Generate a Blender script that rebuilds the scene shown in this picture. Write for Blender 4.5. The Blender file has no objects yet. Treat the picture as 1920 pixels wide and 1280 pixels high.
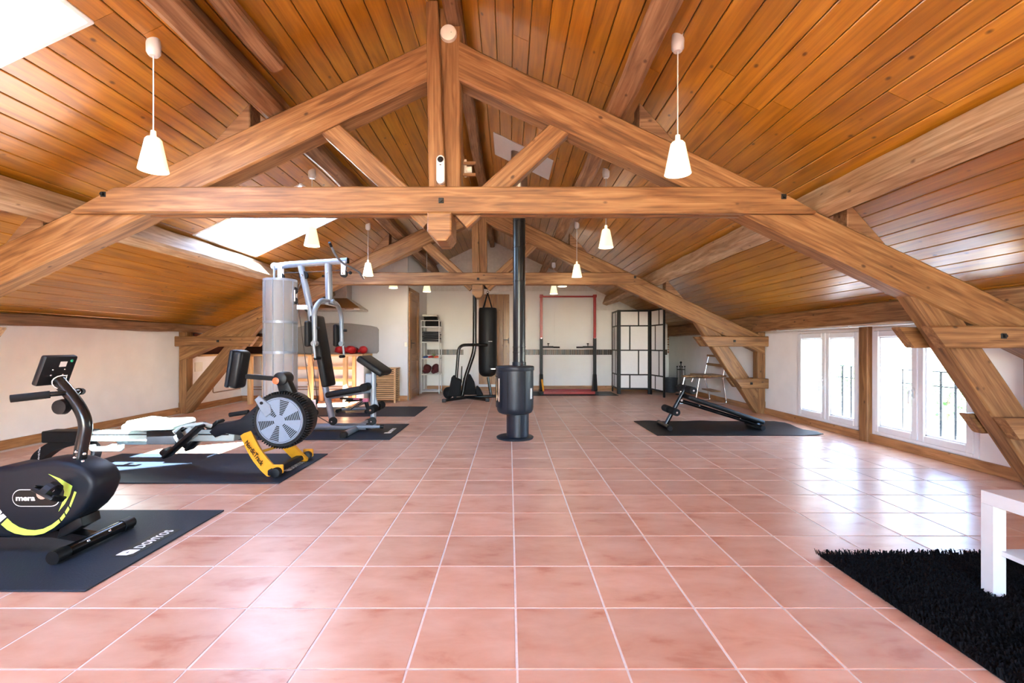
import bpy, bmesh, math, random
from mathutils import Vector, Matrix, Quaternion, noise

# ------------------------------------------------------------------ camera, world, sun, exposure
scene = bpy.context.scene
C = scene.collection
R = math.radians
EYE = 0.981           # camera height above the tiles (m)
FPX = 885.0           # focal length in pixels of the 1920x1280 frame
VPX, VPY = 955.0, 647.0

cam_data = bpy.data.cameras.new('camera')
cam_data.sensor_width = 36.0
cam_data.lens = 36.0 * FPX / 1920.0
cam_data.shift_x = (960 - VPX) / 1920.0
cam_data.shift_y = (VPY - 640) / 1920.0
cam_data.clip_start = 0.05
cam_data.clip_end = 500
cam = bpy.data.objects.new('camera', cam_data)
cam.location = (0, 0, EYE)
cam.rotation_euler = (R(90), 0, 0)
C.objects.link(cam)
scene.camera = cam

scene.view_settings.view_transform = 'Standard'
scene.view_settings.look = 'None'
scene.view_settings.gamma = 1.0
scene.view_settings.use_curve_mapping = False
scene.view_settings.exposure = 3.47
scene.cycles.use_denoising = True
scene.cycles.max_bounces = 10
scene.cycles.diffuse_bounces = 7
scene.cycles.glossy_bounces = 4
scene.cycles.transparent_max_bounces = 12
scene.cycles.sample_clamp_indirect = 8.0
scene.cycles.caustics_reflective = False
scene.cycles.caustics_refractive = False

SUN_DIR = Vector((-0.42, 2.54, -2.40)).normalized()      # the way the light travels
world = bpy.data.worlds.new('sky')
scene.world = world
world.use_nodes = True
nt = world.node_tree
bg = nt.nodes['Background']
sky = nt.nodes.new('ShaderNodeTexSky')
sky.sky_type = 'NISHITA'
sky.sun_disc = False
sky.sun_elevation = math.asin(-SUN_DIR.z)
sky.sun_rotation = math.atan2(-SUN_DIR.x, -SUN_DIR.y)
sky.air_density = 1.0
sky.dust_density = 0.2
sky.ozone_density = 3.0
nt.links.new(sky.outputs['Color'], bg.inputs['Color'])
bg.inputs['Strength'].default_value = 0.56

sun_data = bpy.data.lights.new('sun', 'SUN')
sun_data.energy = 20.0
sun_data.angle = R(0.6)
sun_data.color = (0.93, 0.97, 1.0)
sun = bpy.data.objects.new('sun', sun_data)
sun.rotation_euler = SUN_DIR.to_track_quat('-Z', 'Y').to_euler()
sun.location = (4, -20, 20)
C.objects.link(sun)

# ------------------------------------------------------------------ measures of the room
XL, XR = -4.75, 3.68            # side walls
YB, YF = 10.30, -3.90           # far wall, wall behind the camera
RIDGE_X, RIDGE_Z, SLOPE = -0.43, 3.28, 0.475
COS = 1 / math.sqrt(1 + SLOPE * SLOPE)
SIN = SLOPE * COS
T1, T2 = 3.08, 6.72             # front faces of the two trusses
SKY_X = (-3.04, -2.00)          # skylight openings in the sloping ceiling
SKYLIGHTS = [(0.98, 2.27), (4.53, 5.66)]
WINDOWS = [(4.92, 6.01), (3.69, 4.775)]
WIN_Z = (0.09, 1.155)
BACKWINS = []

def ceil_z(x):
    return RIDGE_Z - SLOPE * abs(x - RIDGE_X)

def W(px, py, d):
    """metres from a measurement taken in the photograph, for a thing standing d metres away"""
    return Vector(((px - VPX) / FPX * d, d, EYE - (py - VPY) / FPX * d))

def portal(name, loc, target, sx, sy):
    l = bpy.data.lights.new(name, 'AREA')
    l.shape = 'RECTANGLE'
    l.size, l.size_y = sx, sy
    l.cycles.is_portal = True
    o = bpy.data.objects.new(name, l)
    o.location = loc
    o.rotation_euler = (Vector(target) - Vector(loc)).to_track_quat('-Z', 'Y').to_euler()
    C.objects.link(o)
    return o

for (y0, y1) in WINDOWS + BACKWINS:
    o = portal('window_portal', (XR + .34, (y0 + y1) / 2, .63), (XR - 1, (y0 + y1) / 2, .63), y1 - y0, 1.1)
    o.rotation_euler = (R(90), 0, R(90)); o.data.size, o.data.size_y = y1 - y0, 1.1
n_roof = Vector((-SIN, 0, COS))
for (y0, y1) in SKYLIGHTS + [(-2.4, -1.26)]:
    cx = sum(SKY_X) / 2
    p = Vector((cx, (y0 + y1) / 2, ceil_z(cx))) + n_roof * .26
    o = portal('skylight_portal', p, p - n_roof, 1, 1)
    o.rotation_euler = Matrix(((COS, 0, -SIN), (0, 1, 0), (SIN, 0, COS))).to_euler()
    o.data.size, o.data.size_y = (SKY_X[1] - SKY_X[0]) / COS, y1 - y0
o = portal('added_door_portal', (-.5, YF - .3, 1.22), (-.5, 0, 1.22), 3.0, 2.45)  # sampling portal for the glazed doors added behind the camera

# ------------------------------------------------------------------ materials
MATS = {}
def srgb(r, g, b):
    f = lambda c: c / 12.92 if c <= .04045 else ((c + .055) / 1.055) ** 2.4
    return (f(r / 255), f(g / 255), f(b / 255), 1)

def base_mat(name):
    m = bpy.data.materials.new(name)
    m.use_nodes = True
    n = m.node_tree.nodes
    return m, m.node_tree, n['Principled BSDF']

def node(nt, kind, **kw):
    n = nt.nodes.new(kind)
    for k, v in kw.items():
        setattr(n, k, v)
    return n

def plain(name, col, rough=.5, metal=0.0, var=.06, scale=30, bump=0.0, coat=0.0, spec=.5):
    """one colour with a faint procedural unevenness"""
    if name in MATS: return MATS[name]
    m, nt, b = base_mat(name)
    tc = node(nt, 'ShaderNodeTexCoord')
    ns = node(nt, 'ShaderNodeTexNoise'); ns.inputs['Scale'].default_value = scale; ns.inputs['Detail'].default_value = 3
    nt.links.new(tc.outputs['Object'], ns.inputs['Vector'])
    cr = node(nt, 'ShaderNodeValToRGB')
    c = Vector(col[:3])
    cr.color_ramp.elements[0].position = .3; cr.color_ramp.elements[1].position = .7
    cr.color_ramp.elements[0].color = (*(c * (1 - var)), 1)
    cr.color_ramp.elements[1].color = (*[min(1, v) for v in c * (1 + var)], 1)
    nt.links.new(ns.outputs['Fac'], cr.inputs['Fac'])
    nt.links.new(cr.outputs['Color'], b.inputs['Base Color'])
    b.inputs['Roughness'].default_value = rough
    b.inputs['Metallic'].default_value = metal
    b.inputs['Coat Weight'].default_value = coat
    b.inputs['Specular IOR Level'].default_value = spec
    if bump:
        bp = node(nt, 'ShaderNodeBump'); bp.inputs['Strength'].default_value = bump; bp.inputs['Distance'].default_value = .003
        nt.links.new(ns.outputs['Fac'], bp.inputs['Height'])
        nt.links.new(bp.outputs['Normal'], b.inputs['Normal'])
    MATS[name] = m
    return m

def glow(name, col, strength):
    if name in MATS: return MATS[name]
    m, nt, b = base_mat(name)
    b.inputs['Base Color'].default_value = (.85, .8, .7, 1)
    b.inputs['Emission Color'].default_value = (*col, 1)
    b.inputs['Emission Strength'].default_value = strength
    b.inputs['Roughness'].default_value = .4
    MATS[name] = m
    return m

def wood(name, dark, mid, light, rough=.45, grain=(1.6, 16, 16), knot=.5, spread=.16, bump=.25, coat=0.0, rings=.0):
    """sawn softwood: the grain runs along the local X of the piece, each piece gets its own tone"""
    if name in MATS: return MATS[name]
    m, nt, b = base_mat(name)
    L = nt.links.new
    tc = node(nt, 'ShaderNodeTexCoord'); oi = node(nt, 'ShaderNodeObjectInfo')
    mul = node(nt, 'ShaderNodeMath', operation='MULTIPLY'); mul.inputs[1].default_value = 37.0
    L(oi.outputs['Random'], mul.inputs[0])
    add = node(nt, 'ShaderNodeVectorMath', operation='ADD')
    L(tc.outputs['Object'], add.inputs[0]); L(mul.outputs[0], add.inputs[1])
    mp = node(nt, 'ShaderNodeMapping'); mp.inputs['Scale'].default_value = grain
    L(add.outputs[0], mp.inputs['Vector'])
    n1 = node(nt, 'ShaderNodeTexNoise'); n1.inputs['Scale'].default_value = 1.6; n1.inputs['Detail'].default_value = 7; n1.inputs['Distortion'].default_value = .9
    L(mp.outputs[0], n1.inputs['Vector'])
    ramp = node(nt, 'ShaderNodeValToRGB')
    e = ramp.color_ramp.elements
    e[0].position = .28; e[0].color = dark
    e[1].position = .72; e[1].color = light
    k = e.new(.5); k.color = mid
    L(n1.outputs['Fac'], ramp.inputs['Fac'])
    # fine dark growth rings
    mp2 = node(nt, 'ShaderNodeMapping'); mp2.inputs['Scale'].default_value = (grain[0] * .5, grain[1] * 2.4, grain[2] * 2.4)
    L(add.outputs[0], mp2.inputs['Vector'])
    n2 = node(nt, 'ShaderNodeTexNoise'); n2.inputs['Scale'].default_value = 2.2; n2.inputs['Detail'].default_value = 4; n2.inputs['Distortion'].default_value = .5
    L(mp2.outputs[0], n2.inputs['Vector'])
    rr = node(nt, 'ShaderNodeValToRGB'); rr.color_ramp.elements[0].position = .42; rr.color_ramp.elements[1].position = .56
    rr.color_ramp.elements[0].color = (.74, .68, .62, 1); rr.color_ramp.elements[1].color = (1, 1, 1, 1)
    L(n2.outputs['Fac'], rr.inputs['Fac'])
    mx = node(nt, 'ShaderNodeMix', data_type='RGBA', blend_type='MULTIPLY'); mx.inputs['Factor'].default_value = .55 + rings
    L(ramp.outputs['Color'], mx.inputs['A']); L(rr.outputs['Color'], mx.inputs['B'])
    # knots
    mp3 = node(nt, 'ShaderNodeMapping'); mp3.inputs['Scale'].default_value = (6.5, 10.5, 10.5)
    L(add.outputs[0], mp3.inputs['Vector'])
    vo = node(nt, 'ShaderNodeTexVoronoi'); vo.inputs['Scale'].default_value = 1.0
    L(mp3.outputs[0], vo.inputs['Vector'])
    kr = node(nt, 'ShaderNodeValToRGB'); kr.color_ramp.elements[0].position = .06; kr.color_ramp.elements[1].position = .14
    kr.color_ramp.elements[0].color = (1, 1, 1, 1); kr.color_ramp.elements[1].color = (0, 0, 0, 1)
    L(vo.outputs['Distance'], kr.inputs['Fac'])
    sx = node(nt, 'ShaderNodeSeparateColor'); L(vo.outputs['Color'], sx.inputs[0])
    gt = node(nt, 'ShaderNodeMath', operation='GREATER_THAN'); gt.inputs[1].default_value = .55; L(sx.outputs[0], gt.inputs[0])
    kg = node(nt, 'ShaderNodeMath', operation='MULTIPLY'); L(kr.outputs['Color'], kg.inputs[0]); L(gt.outputs[0], kg.inputs[1])
    km = node(nt, 'ShaderNodeMath', operation='MULTIPLY'); km.inputs[1].default_value = knot * 1.6
    L(kg.outputs[0], km.inputs[0])
    mk = node(nt, 'ShaderNodeMix', data_type='RGBA'); mk.clamp_factor = True
    mk.inputs['B'].default_value = (dark[0] * .35, dark[1] * .28, dark[2] * .25, 1)
    L(km.outputs[0], mk.inputs['Factor']); L(mx.outputs['Result'], mk.inputs['A'])
    # tone of the single piece
    mr = node(nt, 'ShaderNodeMapRange'); mr.inputs['To Min'].default_value = 1 - spread; mr.inputs['To Max'].default_value = 1 + spread
    L(oi.outputs['Random'], mr.inputs['Value'])
    sc = node(nt, 'ShaderNodeVectorMath', operation='SCALE')
    L(mk.outputs['Result'], sc.inputs[0]); L(mr.outputs[0], sc.inputs['Scale'])
    L(sc.outputs[0], b.inputs['Base Color'])
    b.inputs['Roughness'].default_value = rough
    b.inputs['Coat Weight'].default_value = coat
    b.inputs['Coat Roughness'].default_value = .28
    if bump:
        bp = node(nt, 'ShaderNodeBump'); bp.inputs['Strength'].default_value = bump; bp.inputs['Distance'].default_value = .003
        L(n1.outputs['Fac'], bp.inputs['Height']); L(bp.outputs['Normal'], b.inputs['Normal'])
    MATS[name] = m
    return m

def tile_mat():
    m, nt, b = base_mat('terracotta_tile')
    L = nt.links.new
    ge = node(nt, 'ShaderNodeNewGeometry'); oi = node(nt, 'ShaderNodeObjectInfo')
    rnd = node(nt, 'ShaderNodeMath', operation='ADD'); L(oi.outputs['Random'], rnd.inputs[0]); L(ge.outputs['Random Per Island'], rnd.inputs[1])
    fr = node(nt, 'ShaderNodeMath', operation='FRACT'); L(rnd.outputs[0], fr.inputs[0])
    ml = node(nt, 'ShaderNodeMath', operation='MULTIPLY'); ml.inputs[1].default_value = 61.0; L(fr.outputs[0], ml.inputs[0])
    ad = node(nt, 'ShaderNodeVectorMath', operation='ADD'); L(ge.outputs['Position'], ad.inputs[0]); L(ml.outputs[0], ad.inputs[1])
    mp = node(nt, 'ShaderNodeMapping'); mp.inputs['Scale'].default_value = (4, 8, 1); L(ad.outputs[0], mp.inputs['Vector'])
    n1 = node(nt, 'ShaderNodeTexNoise'); n1.inputs['Scale'].default_value = 1.1; n1.inputs['Detail'].default_value = 5; n1.inputs['Roughness'].default_value = .55; n1.inputs['Distortion'].default_value = .3
    L(mp.outputs[0], n1.inputs['Vector'])
    cr = node(nt, 'ShaderNodeValToRGB'); e = cr.color_ramp.elements
    e[0].position = .25; e[0].color = (.47, .185, .108, 1)
    e[1].position = .72; e[1].color = (.70, .465, .35, 1)
    k = e.new(.42); k.color = (.61, .35, .24, 1)
    L(n1.outputs['Fac'], cr.inputs['Fac'])
    mr = node(nt, 'ShaderNodeMapRange'); mr.inputs['To Min'].default_value = .9; mr.inputs['To Max'].default_value = 1.08
    L(fr.outputs[0], mr.inputs['Value'])
    sc = node(nt, 'ShaderNodeVectorMath', operation='SCALE'); L(cr.outputs['Color'], sc.inputs[0]); L(mr.outputs[0], sc.inputs['Scale'])
    L(sc.outputs[0], b.inputs['Base Color'])
    n2 = node(nt, 'ShaderNodeTexNoise'); n2.inputs['Scale'].default_value = 3.5; n2.inputs['Detail'].default_value = 5
    mp2 = node(nt, 'ShaderNodeMapping'); mp2.inputs['Scale'].default_value = (3, 9, 1); L(ad.outputs[0], mp2.inputs['Vector']); L(mp2.outputs[0], n2.inputs['Vector'])
    r2 = node(nt, 'ShaderNodeMapRange'); r2.inputs['To Min'].default_value = .28; r2.inputs['To Max'].default_value = .36; L(n2.outputs['Fac'], r2.inputs['Value'])
    L(r2.outputs[0], b.inputs['Roughness'])
    bp = node(nt, 'ShaderNodeBump'); bp.inputs['Strength'].default_value = .05; bp.inputs['Distance'].default_value = .002
    L(n2.outputs['Fac'], bp.inputs['Height']); L(bp.outputs['Normal'], b.inputs['Normal'])
    b.inputs['Specular IOR Level'].default_value = .42
    MATS['tile'] = m
    return m

def island_colours(name, cols, rough=.35):
    """every small loose piece of the mesh takes one of the given colours"""
    m, nt, b = base_mat(name)
    ge = node(nt, 'ShaderNodeNewGeometry')
    cr = node(nt, 'ShaderNodeValToRGB'); cr.color_ramp.interpolation = 'CONSTANT'
    e = cr.color_ramp.elements
    e[0].position = 0; e[0].color = cols[0]
    e[1].position = 1 / len(cols); e[1].color = cols[1]
    for i, c in enumerate(cols[2:], 2):
        k = e.new(i / len(cols)); k.color = c
    nt.links.new(ge.outputs['Random Per Island'], cr.inputs['Fac'])
    nt.links.new(cr.outputs['Color'], b.inputs['Base Color'])
    b.inputs['Roughness'].default_value = rough
    MATS[name] = m
    return m

def glass_mat(name, tint=(1, 1, 1), refl=.06, rough=.0):
    m = bpy.data.materials.new(name); m.use_nodes = True
    nt = m.node_tree; nt.nodes.clear()
    o = node(nt, 'ShaderNodeOutputMaterial'); t = node(nt, 'ShaderNodeBsdfTransparent'); g = node(nt, 'ShaderNodeBsdfGlossy')
    mx = node(nt, 'ShaderNodeMixShader'); mx.inputs[0].default_value = refl
    t.inputs['Color'].default_value = (*tint, 1); g.inputs['Roughness'].default_value = rough
    nt.links.new(t.outputs[0], mx.inputs[1]); nt.links.new(g.outputs[0], mx.inputs[2]); nt.links.new(mx.outputs[0], o.inputs['Surface'])
    MATS[name] = m
    return m

def shroud_mat():
    m = bpy.data.materials.new('shroud_mesh'); m.use_nodes = True
    nt = m.node_tree; b = nt.nodes['Principled BSDF']; o = nt.nodes['Material Output']
    b.inputs['Base Color'].default_value = (.42, .44, .47, 1); b.inputs['Roughness'].default_value = .5
    t = node(nt, 'ShaderNodeBsdfTransparent'); mx = node(nt, 'ShaderNodeMixShader'); mx.inputs[0].default_value = .42
    nt.links.new(t.outputs[0], mx.inputs[1]); nt.links.new(b.outputs[0], mx.inputs[2]); nt.links.new(mx.outputs[0], o.inputs['Surface'])
    MATS['shroud'] = m
    return m

M_TILE = tile_mat()
M_GROUT = plain('grout', (.78, .76, .73), .8, scale=60)
M_PLANK = wood('varnished_pine', (.255, .092, .004, 1), (.415, .168, .009, 1), (.525, .235, .018, 1), rough=.33, grain=(1.1, 12, 12), knot=.62, spread=.13, bump=.12, coat=.8)
M_BEAM = wood('old_oak_beam', (.125, .052, .016, 1), (.255, .120, .042, 1), (.365, .195, .080, 1), rough=.55, grain=(1.5, 17, 17), knot=.55, spread=.10, bump=.5, rings=.25)
M_PURLIN = wood('rough_purlin', (.13, .060, .026, 1), (.25, .128, .060, 1), (.37, .215, .115, 1), rough=.6, grain=(1.5, 14, 14), knot=.5, spread=.14, bump=.5, rings=.2)
M_PALE = wood('pale_waney_purlin', (.26, .15, .075, 1), (.42, .27, .15, 1), (.55, .39, .25, 1), rough=.6, grain=(1.5, 14, 14), knot=.5, spread=.08, bump=.5, rings=.1)
M_BASE = wood('skirting_wood', (.24, .10, .035, 1), (.42, .20, .075, 1), (.55, .29, .13, 1), rough=.4, spread=.05)
M_DOOR = wood('pine_door_wood', (.20, .075, .016, 1), (.32, .135, .030, 1), (.42, .195, .055, 1), rough=.35, knot=.7, spread=.06)
M_LIGHTWOOD = wood('pale_wood', (.42, .24, .10, 1), (.60, .38, .18, 1), (.72, .50, .27, 1), rough=.5, knot=.1, spread=.06)
M_OAKSEAT = wood('seat_wood', (.20, .11, .05, 1), (.31, .18, .085, 1), (.40, .25, .13, 1), rough=.5, knot=.1)
M_KITCHEN = plain('dimmed_white_paint', (.60, .61, .63), .7, var=.02, scale=5, bump=.08)  # white wall darkened in its colour to offset excess light there
M_PLASTER = plain('white_plaster', (.84, .83, .82), .75, var=.03, scale=5, bump=.10)
M_PLASTER_ROUGH = plain('rough_plaster', (.68, .67, .66), .85, var=.07, scale=16, bump=.7)
M_PANEL = plain('white_wall_panel', (.77, .77, .775), .55, var=.02, scale=3)
M_WHITE = plain('white_plastic', (.62, .63, .65), .35, var=.02)
M_PVC = plain('white_window_frame', (.80, .81, .84), .3, var=.015)
M_IVORY = plain('ivory_plastic', (.78, .75, .66), .35, var=.02)
M_BLACK = plain('black_plastic', (.0036, .0042, .0056), .45, var=.15, spec=.28)
M_BLACKGLOSS = plain('black_paint', (.0040, .0044, .0052), .25, var=.1, spec=.45)
M_VINYL = plain('black_vinyl', (.0046, .0050, .0062), .5, var=.2, scale=120, bump=.15, spec=.25)
M_FOAM = plain('black_foam', (.0062, .0062, .0072), .85, var=.2, scale=160, bump=.2, spec=.25)
M_MAT = plain('charcoal_rubber_mat', (.0110, .0190, .0330), .6, var=.12, scale=140, bump=.35, spec=.3)
M_YOGA = plain('black_rubber_mat', (.0050, .0054, .0064), .5, var=.15, scale=120, bump=.3, spec=.3)
M_INK = plain('black_print', (.003, .003, .0035), .5, var=.05, spec=.3)
M_PRINT = plain('white_print', (.80, .80, .80), .5, var=.02)
M_CHROME = plain('chrome', (.75, .76, .78), .15, metal=1, var=.03)
M_STEEL = plain('brushed_steel', (.50, .45, .41), .32, metal=1, var=.05)
M_GREYPAINT = plain('silver_grey_paint', (.24, .28, .34), .35, metal=.25, var=.04)
M_GREYDISC = plain('pale_grey_plastic', (.19, .235, .31), .4, var=.03)
M_STOVE = plain('charcoal_stove_enamel', (.0110, .0160, .0260), .42, metal=.15, var=.08, spec=.4)
M_PIPE = plain('black_flue_enamel', (.0080, .0100, .0130), .30, metal=.15, var=.08)
M_RED = plain('red_paint', (.30, .008, .009), .35, var=.06)
M_GLOVE = plain('red_leather', (.42, .008, .014), .38, var=.12)
M_MAROON = plain('maroon_cloth', (.085, .010, .016), .8, var=.3)
M_LIME = plain('lime_print', (.50, .72, .09), .45, var=.03)
M_YELLOW = plain('yellow_paint', (.66, .30, .018), .35, var=.05)
M_ORANGE = plain('orange_plastic', (.75, .13, .045), .35, var=.04)
M_MINT = plain('white_seat_plastic', (.42, .50, .48), .4, var=.03)
M_NAVY = plain('dark_navy_plastic', (.0035, .0056, .0105), .5, var=.12, spec=.28)
M_PAPER = plain('white_paper_panel', (.78, .78, .80), .7, var=.02)
M_SCREENWOOD = plain('black_lacquered_wood', (.0045, .0045, .0055), .45, var=.1, spec=.3)
M_GREYPANEL = plain('grey_laminate', (.25, .245, .25), .45, var=.03)
M_DARKRED = plain('dark_brown_laminate', (.050, .013, .007), .4, var=.1)
M_TOWEL = plain('slate_towel', (.040, .043, .055), .9, var=.2, scale=90, bump=.4)
M_TOWELW = plain('white_towel', (.72, .71, .66), .9, var=.05, scale=90, bump=.4)
M_ZINC = plain('zinc_bucket', (.085, .10, .12), .45, metal=.5, var=.12)
M_IRON = plain('wrought_iron', (.0060, .0060, .0070), .5, metal=.2, var=.15)
M_PINK = plain('pink_plastic', (.75, .22, .36), .4, var=.05)
M_CABLE = plain('dark_cable', (.03, .022, .02), .5)
M_COPPER = plain('painted_pipe', (.30, .22, .17), .45, metal=.3)
M_RUG = plain('black_pile', (.0035, .0035, .0045), .9, var=.35, scale=40, spec=.12)
M_BULB = glow('bulb_glow', (1.0, .78, .42), 1.2)
M_SHADE = glow('lit_glass_shade', (1.0, .78, .38), .125)
M_PANE = glass_mat('window_glass')
M_SHROUD = shroud_mat()
M_MOSAIC = island_colours('mosaic_stone', [(.020, .011, .007, 1), (.065, .035, .018, 1), (.09, .058, .034, 1), (.035, .017, .010, 1), (.095, .042, .020, 1), (.015, .011, .009, 1)])
M_BRICK = island_colours('old_brick', [(.26, .12, .07, 1), (.36, .22, .14, 1), (.18, .10, .07, 1), (.42, .32, .23, 1)], .8)
M_DECK = plain('roof_board', (.05, .03, .02), .9)
M_GROUND = plain('dry_meadow', (.36, .35, .28), .9, var=.25, scale=.6)
M_LEAF = island_colours('leaves', [(.10, .20, .05, 1), (.16, .27, .08, 1), (.22, .33, .12, 1)], .6)
M_BARK = plain('bark', (.14, .10, .07), .9, var=.3)
M_LENS = plain('dark_lens', (.006, .006, .008), .08, var=0)
M_GREENLED = plain('green_button', (.02, .40, .20), .4)
M_STICKER = plain('rating_plate', (.55, .58, .62), .4)

# ------------------------------------------------------------------ mesh tools
def wloc(o):
    v = Vector((0, 0, 0))
    while o is not None:
        v += o.location
        o = o.parent
    return v

def frame_of(d, up=Vector((0, 0, 1))):
    x = d.normalized()
    if abs(x.dot(up)) > .98: up = Vector((0, 1, 0))
    y = up.cross(x).normalized()
    z = x.cross(y)
    return x, y, z

class MB:
    def __init__(self): self.b = bmesh.new()
    def _merge(self, t, mtx=None):
        if mtx is not None: bmesh.ops.transform(t, matrix=mtx, verts=t.verts)
        vm = {v: self.b.verts.new(v.co) for v in t.verts}
        for f in t.faces:
            try: self.b.faces.new([vm[v] for v in f.verts])
            except ValueError: pass
        t.free()
        return self
    def obox(self, c, size, rot=None, bev=0.0, seg=1):
        t = bmesh.new()
        bmesh.ops.create_cube(t, size=1)
        bmesh.ops.scale(t, vec=size, verts=t.verts)
        if bev: bmesh.ops.bevel(t, geom=t.edges[:], offset=min(bev, min(size) * .49), segments=seg, profile=.5, affect='EDGES')
        m = Matrix.Translation(c)
        if rot is not None: m = m @ (rot.to_4x4() if len(rot) == 3 else rot)
        return self._merge(t, m)
    def box(self, x0, x1, y0, y1, z0, z1, bev=0.0, seg=1):
        return self.obox(((x0 + x1) / 2, (y0 + y1) / 2, (z0 + z1) / 2), (abs(x1 - x0), abs(y1 - y0), abs(z1 - z0)), None, bev, seg)
    def beam(self, p0, p1, w, h, bev=.004, up=Vector((0, 0, 1))):
        """rectangular bar from p0 to p1: w across, h along 'up'"""
        p0, p1 = Vector(p0), Vector(p1)
        x, y, z = frame_of(p1 - p0, up)
        return self.obox((p0 + p1) / 2, ((p1 - p0).length, w, h), Matrix((x, y, z)).transposed(), bev)
    def prism(self, poly, axis, t0, t1, bev=0.0, seg=1):
        t = bmesh.new()
        f = {'Y': lambda u, v, k: (u, k, v), 'X': lambda u, v, k: (k, u, v), 'Z': lambda u, v, k: (u, v, k)}[axis]
        a = [t.verts.new(f(u, v, t0)) for u, v in poly]
        b = [t.verts.new(f(u, v, t1)) for u, v in poly]
        n = len(poly)
        t.faces.new(a); t.faces.new(b[::-1])
        for i in range(n): t.faces.new((a[i], b[i], b[(i + 1) % n], a[(i + 1) % n]))
        bmesh.ops.recalc_face_normals(t, faces=t.faces)
        if bev:
            caps = [e for e in t.edges if all(abs(len(fc.verts) - n) < 1 for fc in e.link_faces[:1]) or n == 4]
            ce = [e for fc in t.faces if len(fc.verts) == n and n > 4 for e in fc.edges] or t.edges[:]
            bmesh.ops.bevel(t, geom=list(set(ce)), offset=bev, segments=seg, profile=.5, affect='EDGES')
        return self._merge(t)
    def tube(self, pts, r, n=10, cap=True, closed=False):
        pts = [Vector(p) for p in pts]
        k = len(pts)
        rs = r if isinstance(r, (list, tuple)) else [r] * k
        tg = []
        for i in range(k):
            if closed: d = pts[(i + 1) % k] - pts[i - 1]
            else: d = pts[min(i + 1, k - 1)] - pts[max(i - 1, 0)]
            tg.append(d.normalized())
        x, y, z = frame_of(tg[0])
        rings = []
        ref = y
        for i in range(k):
            ref = (ref - tg[i] * ref.dot(tg[i]))
            if ref.length < 1e-5: ref = frame_of(tg[i])[1]
            ref.normalize()
            o = tg[i].cross(ref)
            rings.append([self.b.verts.new(pts[i] + (ref * math.cos(2 * math.pi * j / n) + o * math.sin(2 * math.pi * j / n)) * rs[i]) for j in range(n)])
        for i in range(k if closed else k - 1):
            a, b2 = rings[i], rings[(i + 1) % k]
            for j in range(n): self.b.faces.new((a[j], a[(j + 1) % n], b2[(j + 1) % n], b2[j]))
        if cap and not closed:
            self.b.faces.new(rings[0][::-1]); self.b.faces.new(rings[-1])
        return self
    def sweep(self, pts, wdir, w, t):
        """flat bar along a polyline: w along wdir, t across"""
        pts = [Vector(p) for p in pts]; wdir = Vector(wdir).normalized()
        rings = []
        for i, p in enumerate(pts):
            d = (pts[min(i + 1, len(pts) - 1)] - pts[max(i - 1, 0)]).normalized()
            a = (wdir - d * wdir.dot(d)).normalized(); c = d.cross(a)
            ww = w[i] if isinstance(w, (list, tuple)) else w
            rings.append([self.b.verts.new(p + a * s1 * ww / 2 + c * s2 * t / 2) for s1, s2 in ((-1, -1), (1, -1), (1, 1), (-1, 1))])
        for a, b2 in zip(rings, rings[1:]):
            for j in range(4): self.b.faces.new((a[j], a[(j + 1) % 4], b2[(j + 1) % 4], b2[j]))
        self.b.faces.new(rings[0][::-1]); self.b.faces.new(rings[-1])
        return self
    def lathe(self, prof, c, axis='Z', n=24, cap=True, a0=0, a1=2 * math.pi):
        full = abs(a1 - a0 - 2 * math.pi) < 1e-6
        m = n if full else n + 1
        c = Vector(c)
        def pt(r, h, a):
            u, v = r * math.cos(a), r * math.sin(a)
            return c + Vector({'Z': (u, v, h), 'Y': (u, h, v), 'X': (h, u, v)}[axis])
        rings = [[self.b.verts.new(pt(r, h, a0 + (a1 - a0) * j / n)) for j in range(m)] for r, h in prof]
        for a, b2 in zip(rings, rings[1:]):
            for j in range(n if full else n):
                k = (j + 1) % m
                if not full and j == n: continue
                self.b.faces.new((a[j], a[k], b2[k], b2[j]))
        if cap and full:
            self.b.faces.new(rings[0][::-1]); self.b.faces.new(rings[-1])
        return self
    def cyl(self, p0, p1, r, n=14, r1=None):
        return self.tube([p0, p1], [r, r if r1 is None else r1], n)
    def ball(self, c, radii, rot=None, u=14, v=9):
        t = bmesh.new()
        bmesh.ops.create_uvsphere(t, u_segments=u, v_segments=v, radius=1)
        bmesh.ops.scale(t, vec=radii if hasattr(radii, '__len__') else (radii,) * 3, verts=t.verts)
        m = Matrix.Translation(c)
        if rot is not None: m = m @ rot.to_4x4()
        return self._merge(t, m)
    def ring(self, c, r, tr, axis='Y', n=24, m=8):
        c = Vector(c); pts = []
        for i in range(n):
            a = 2 * math.pi * i / n
            u, v = r * math.cos(a), r * math.sin(a)
            pts.append(c + Vector({'Z': (u, v, 0), 'Y': (u, 0, v), 'X': (0, u, v)}[axis]))
        return self.tube(pts, tr, m, closed=True)
    def wobble(self, amp, freq=3.0, seed=0):
        for v in self.b.verts:
            v.co += noise.noise_vector(v.co * freq + Vector((seed * 7.1, seed * 3.3, seed))) * amp
        return self
    def build(self, name, mat, parent=None, smooth=None, local=False):
        bmesh.ops.recalc_face_normals(self.b, faces=self.b.faces)
        me = bpy.data.meshes.new(name)
        self.b.to_mesh(me); self.b.free()
        if mat is not None: me.materials.append(mat)
        o = bpy.data.objects.new(name, me)
        C.objects.link(o)
        if parent is not None:
            o.parent = parent
            if not local: me.transform(Matrix.Translation(-wloc(parent)))
        if smooth is not None:
            me.polygons.foreach_set('use_smooth', [True] * len(me.polygons))
            me.set_sharp_from_angle(angle=R(smooth))
        return o

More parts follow.
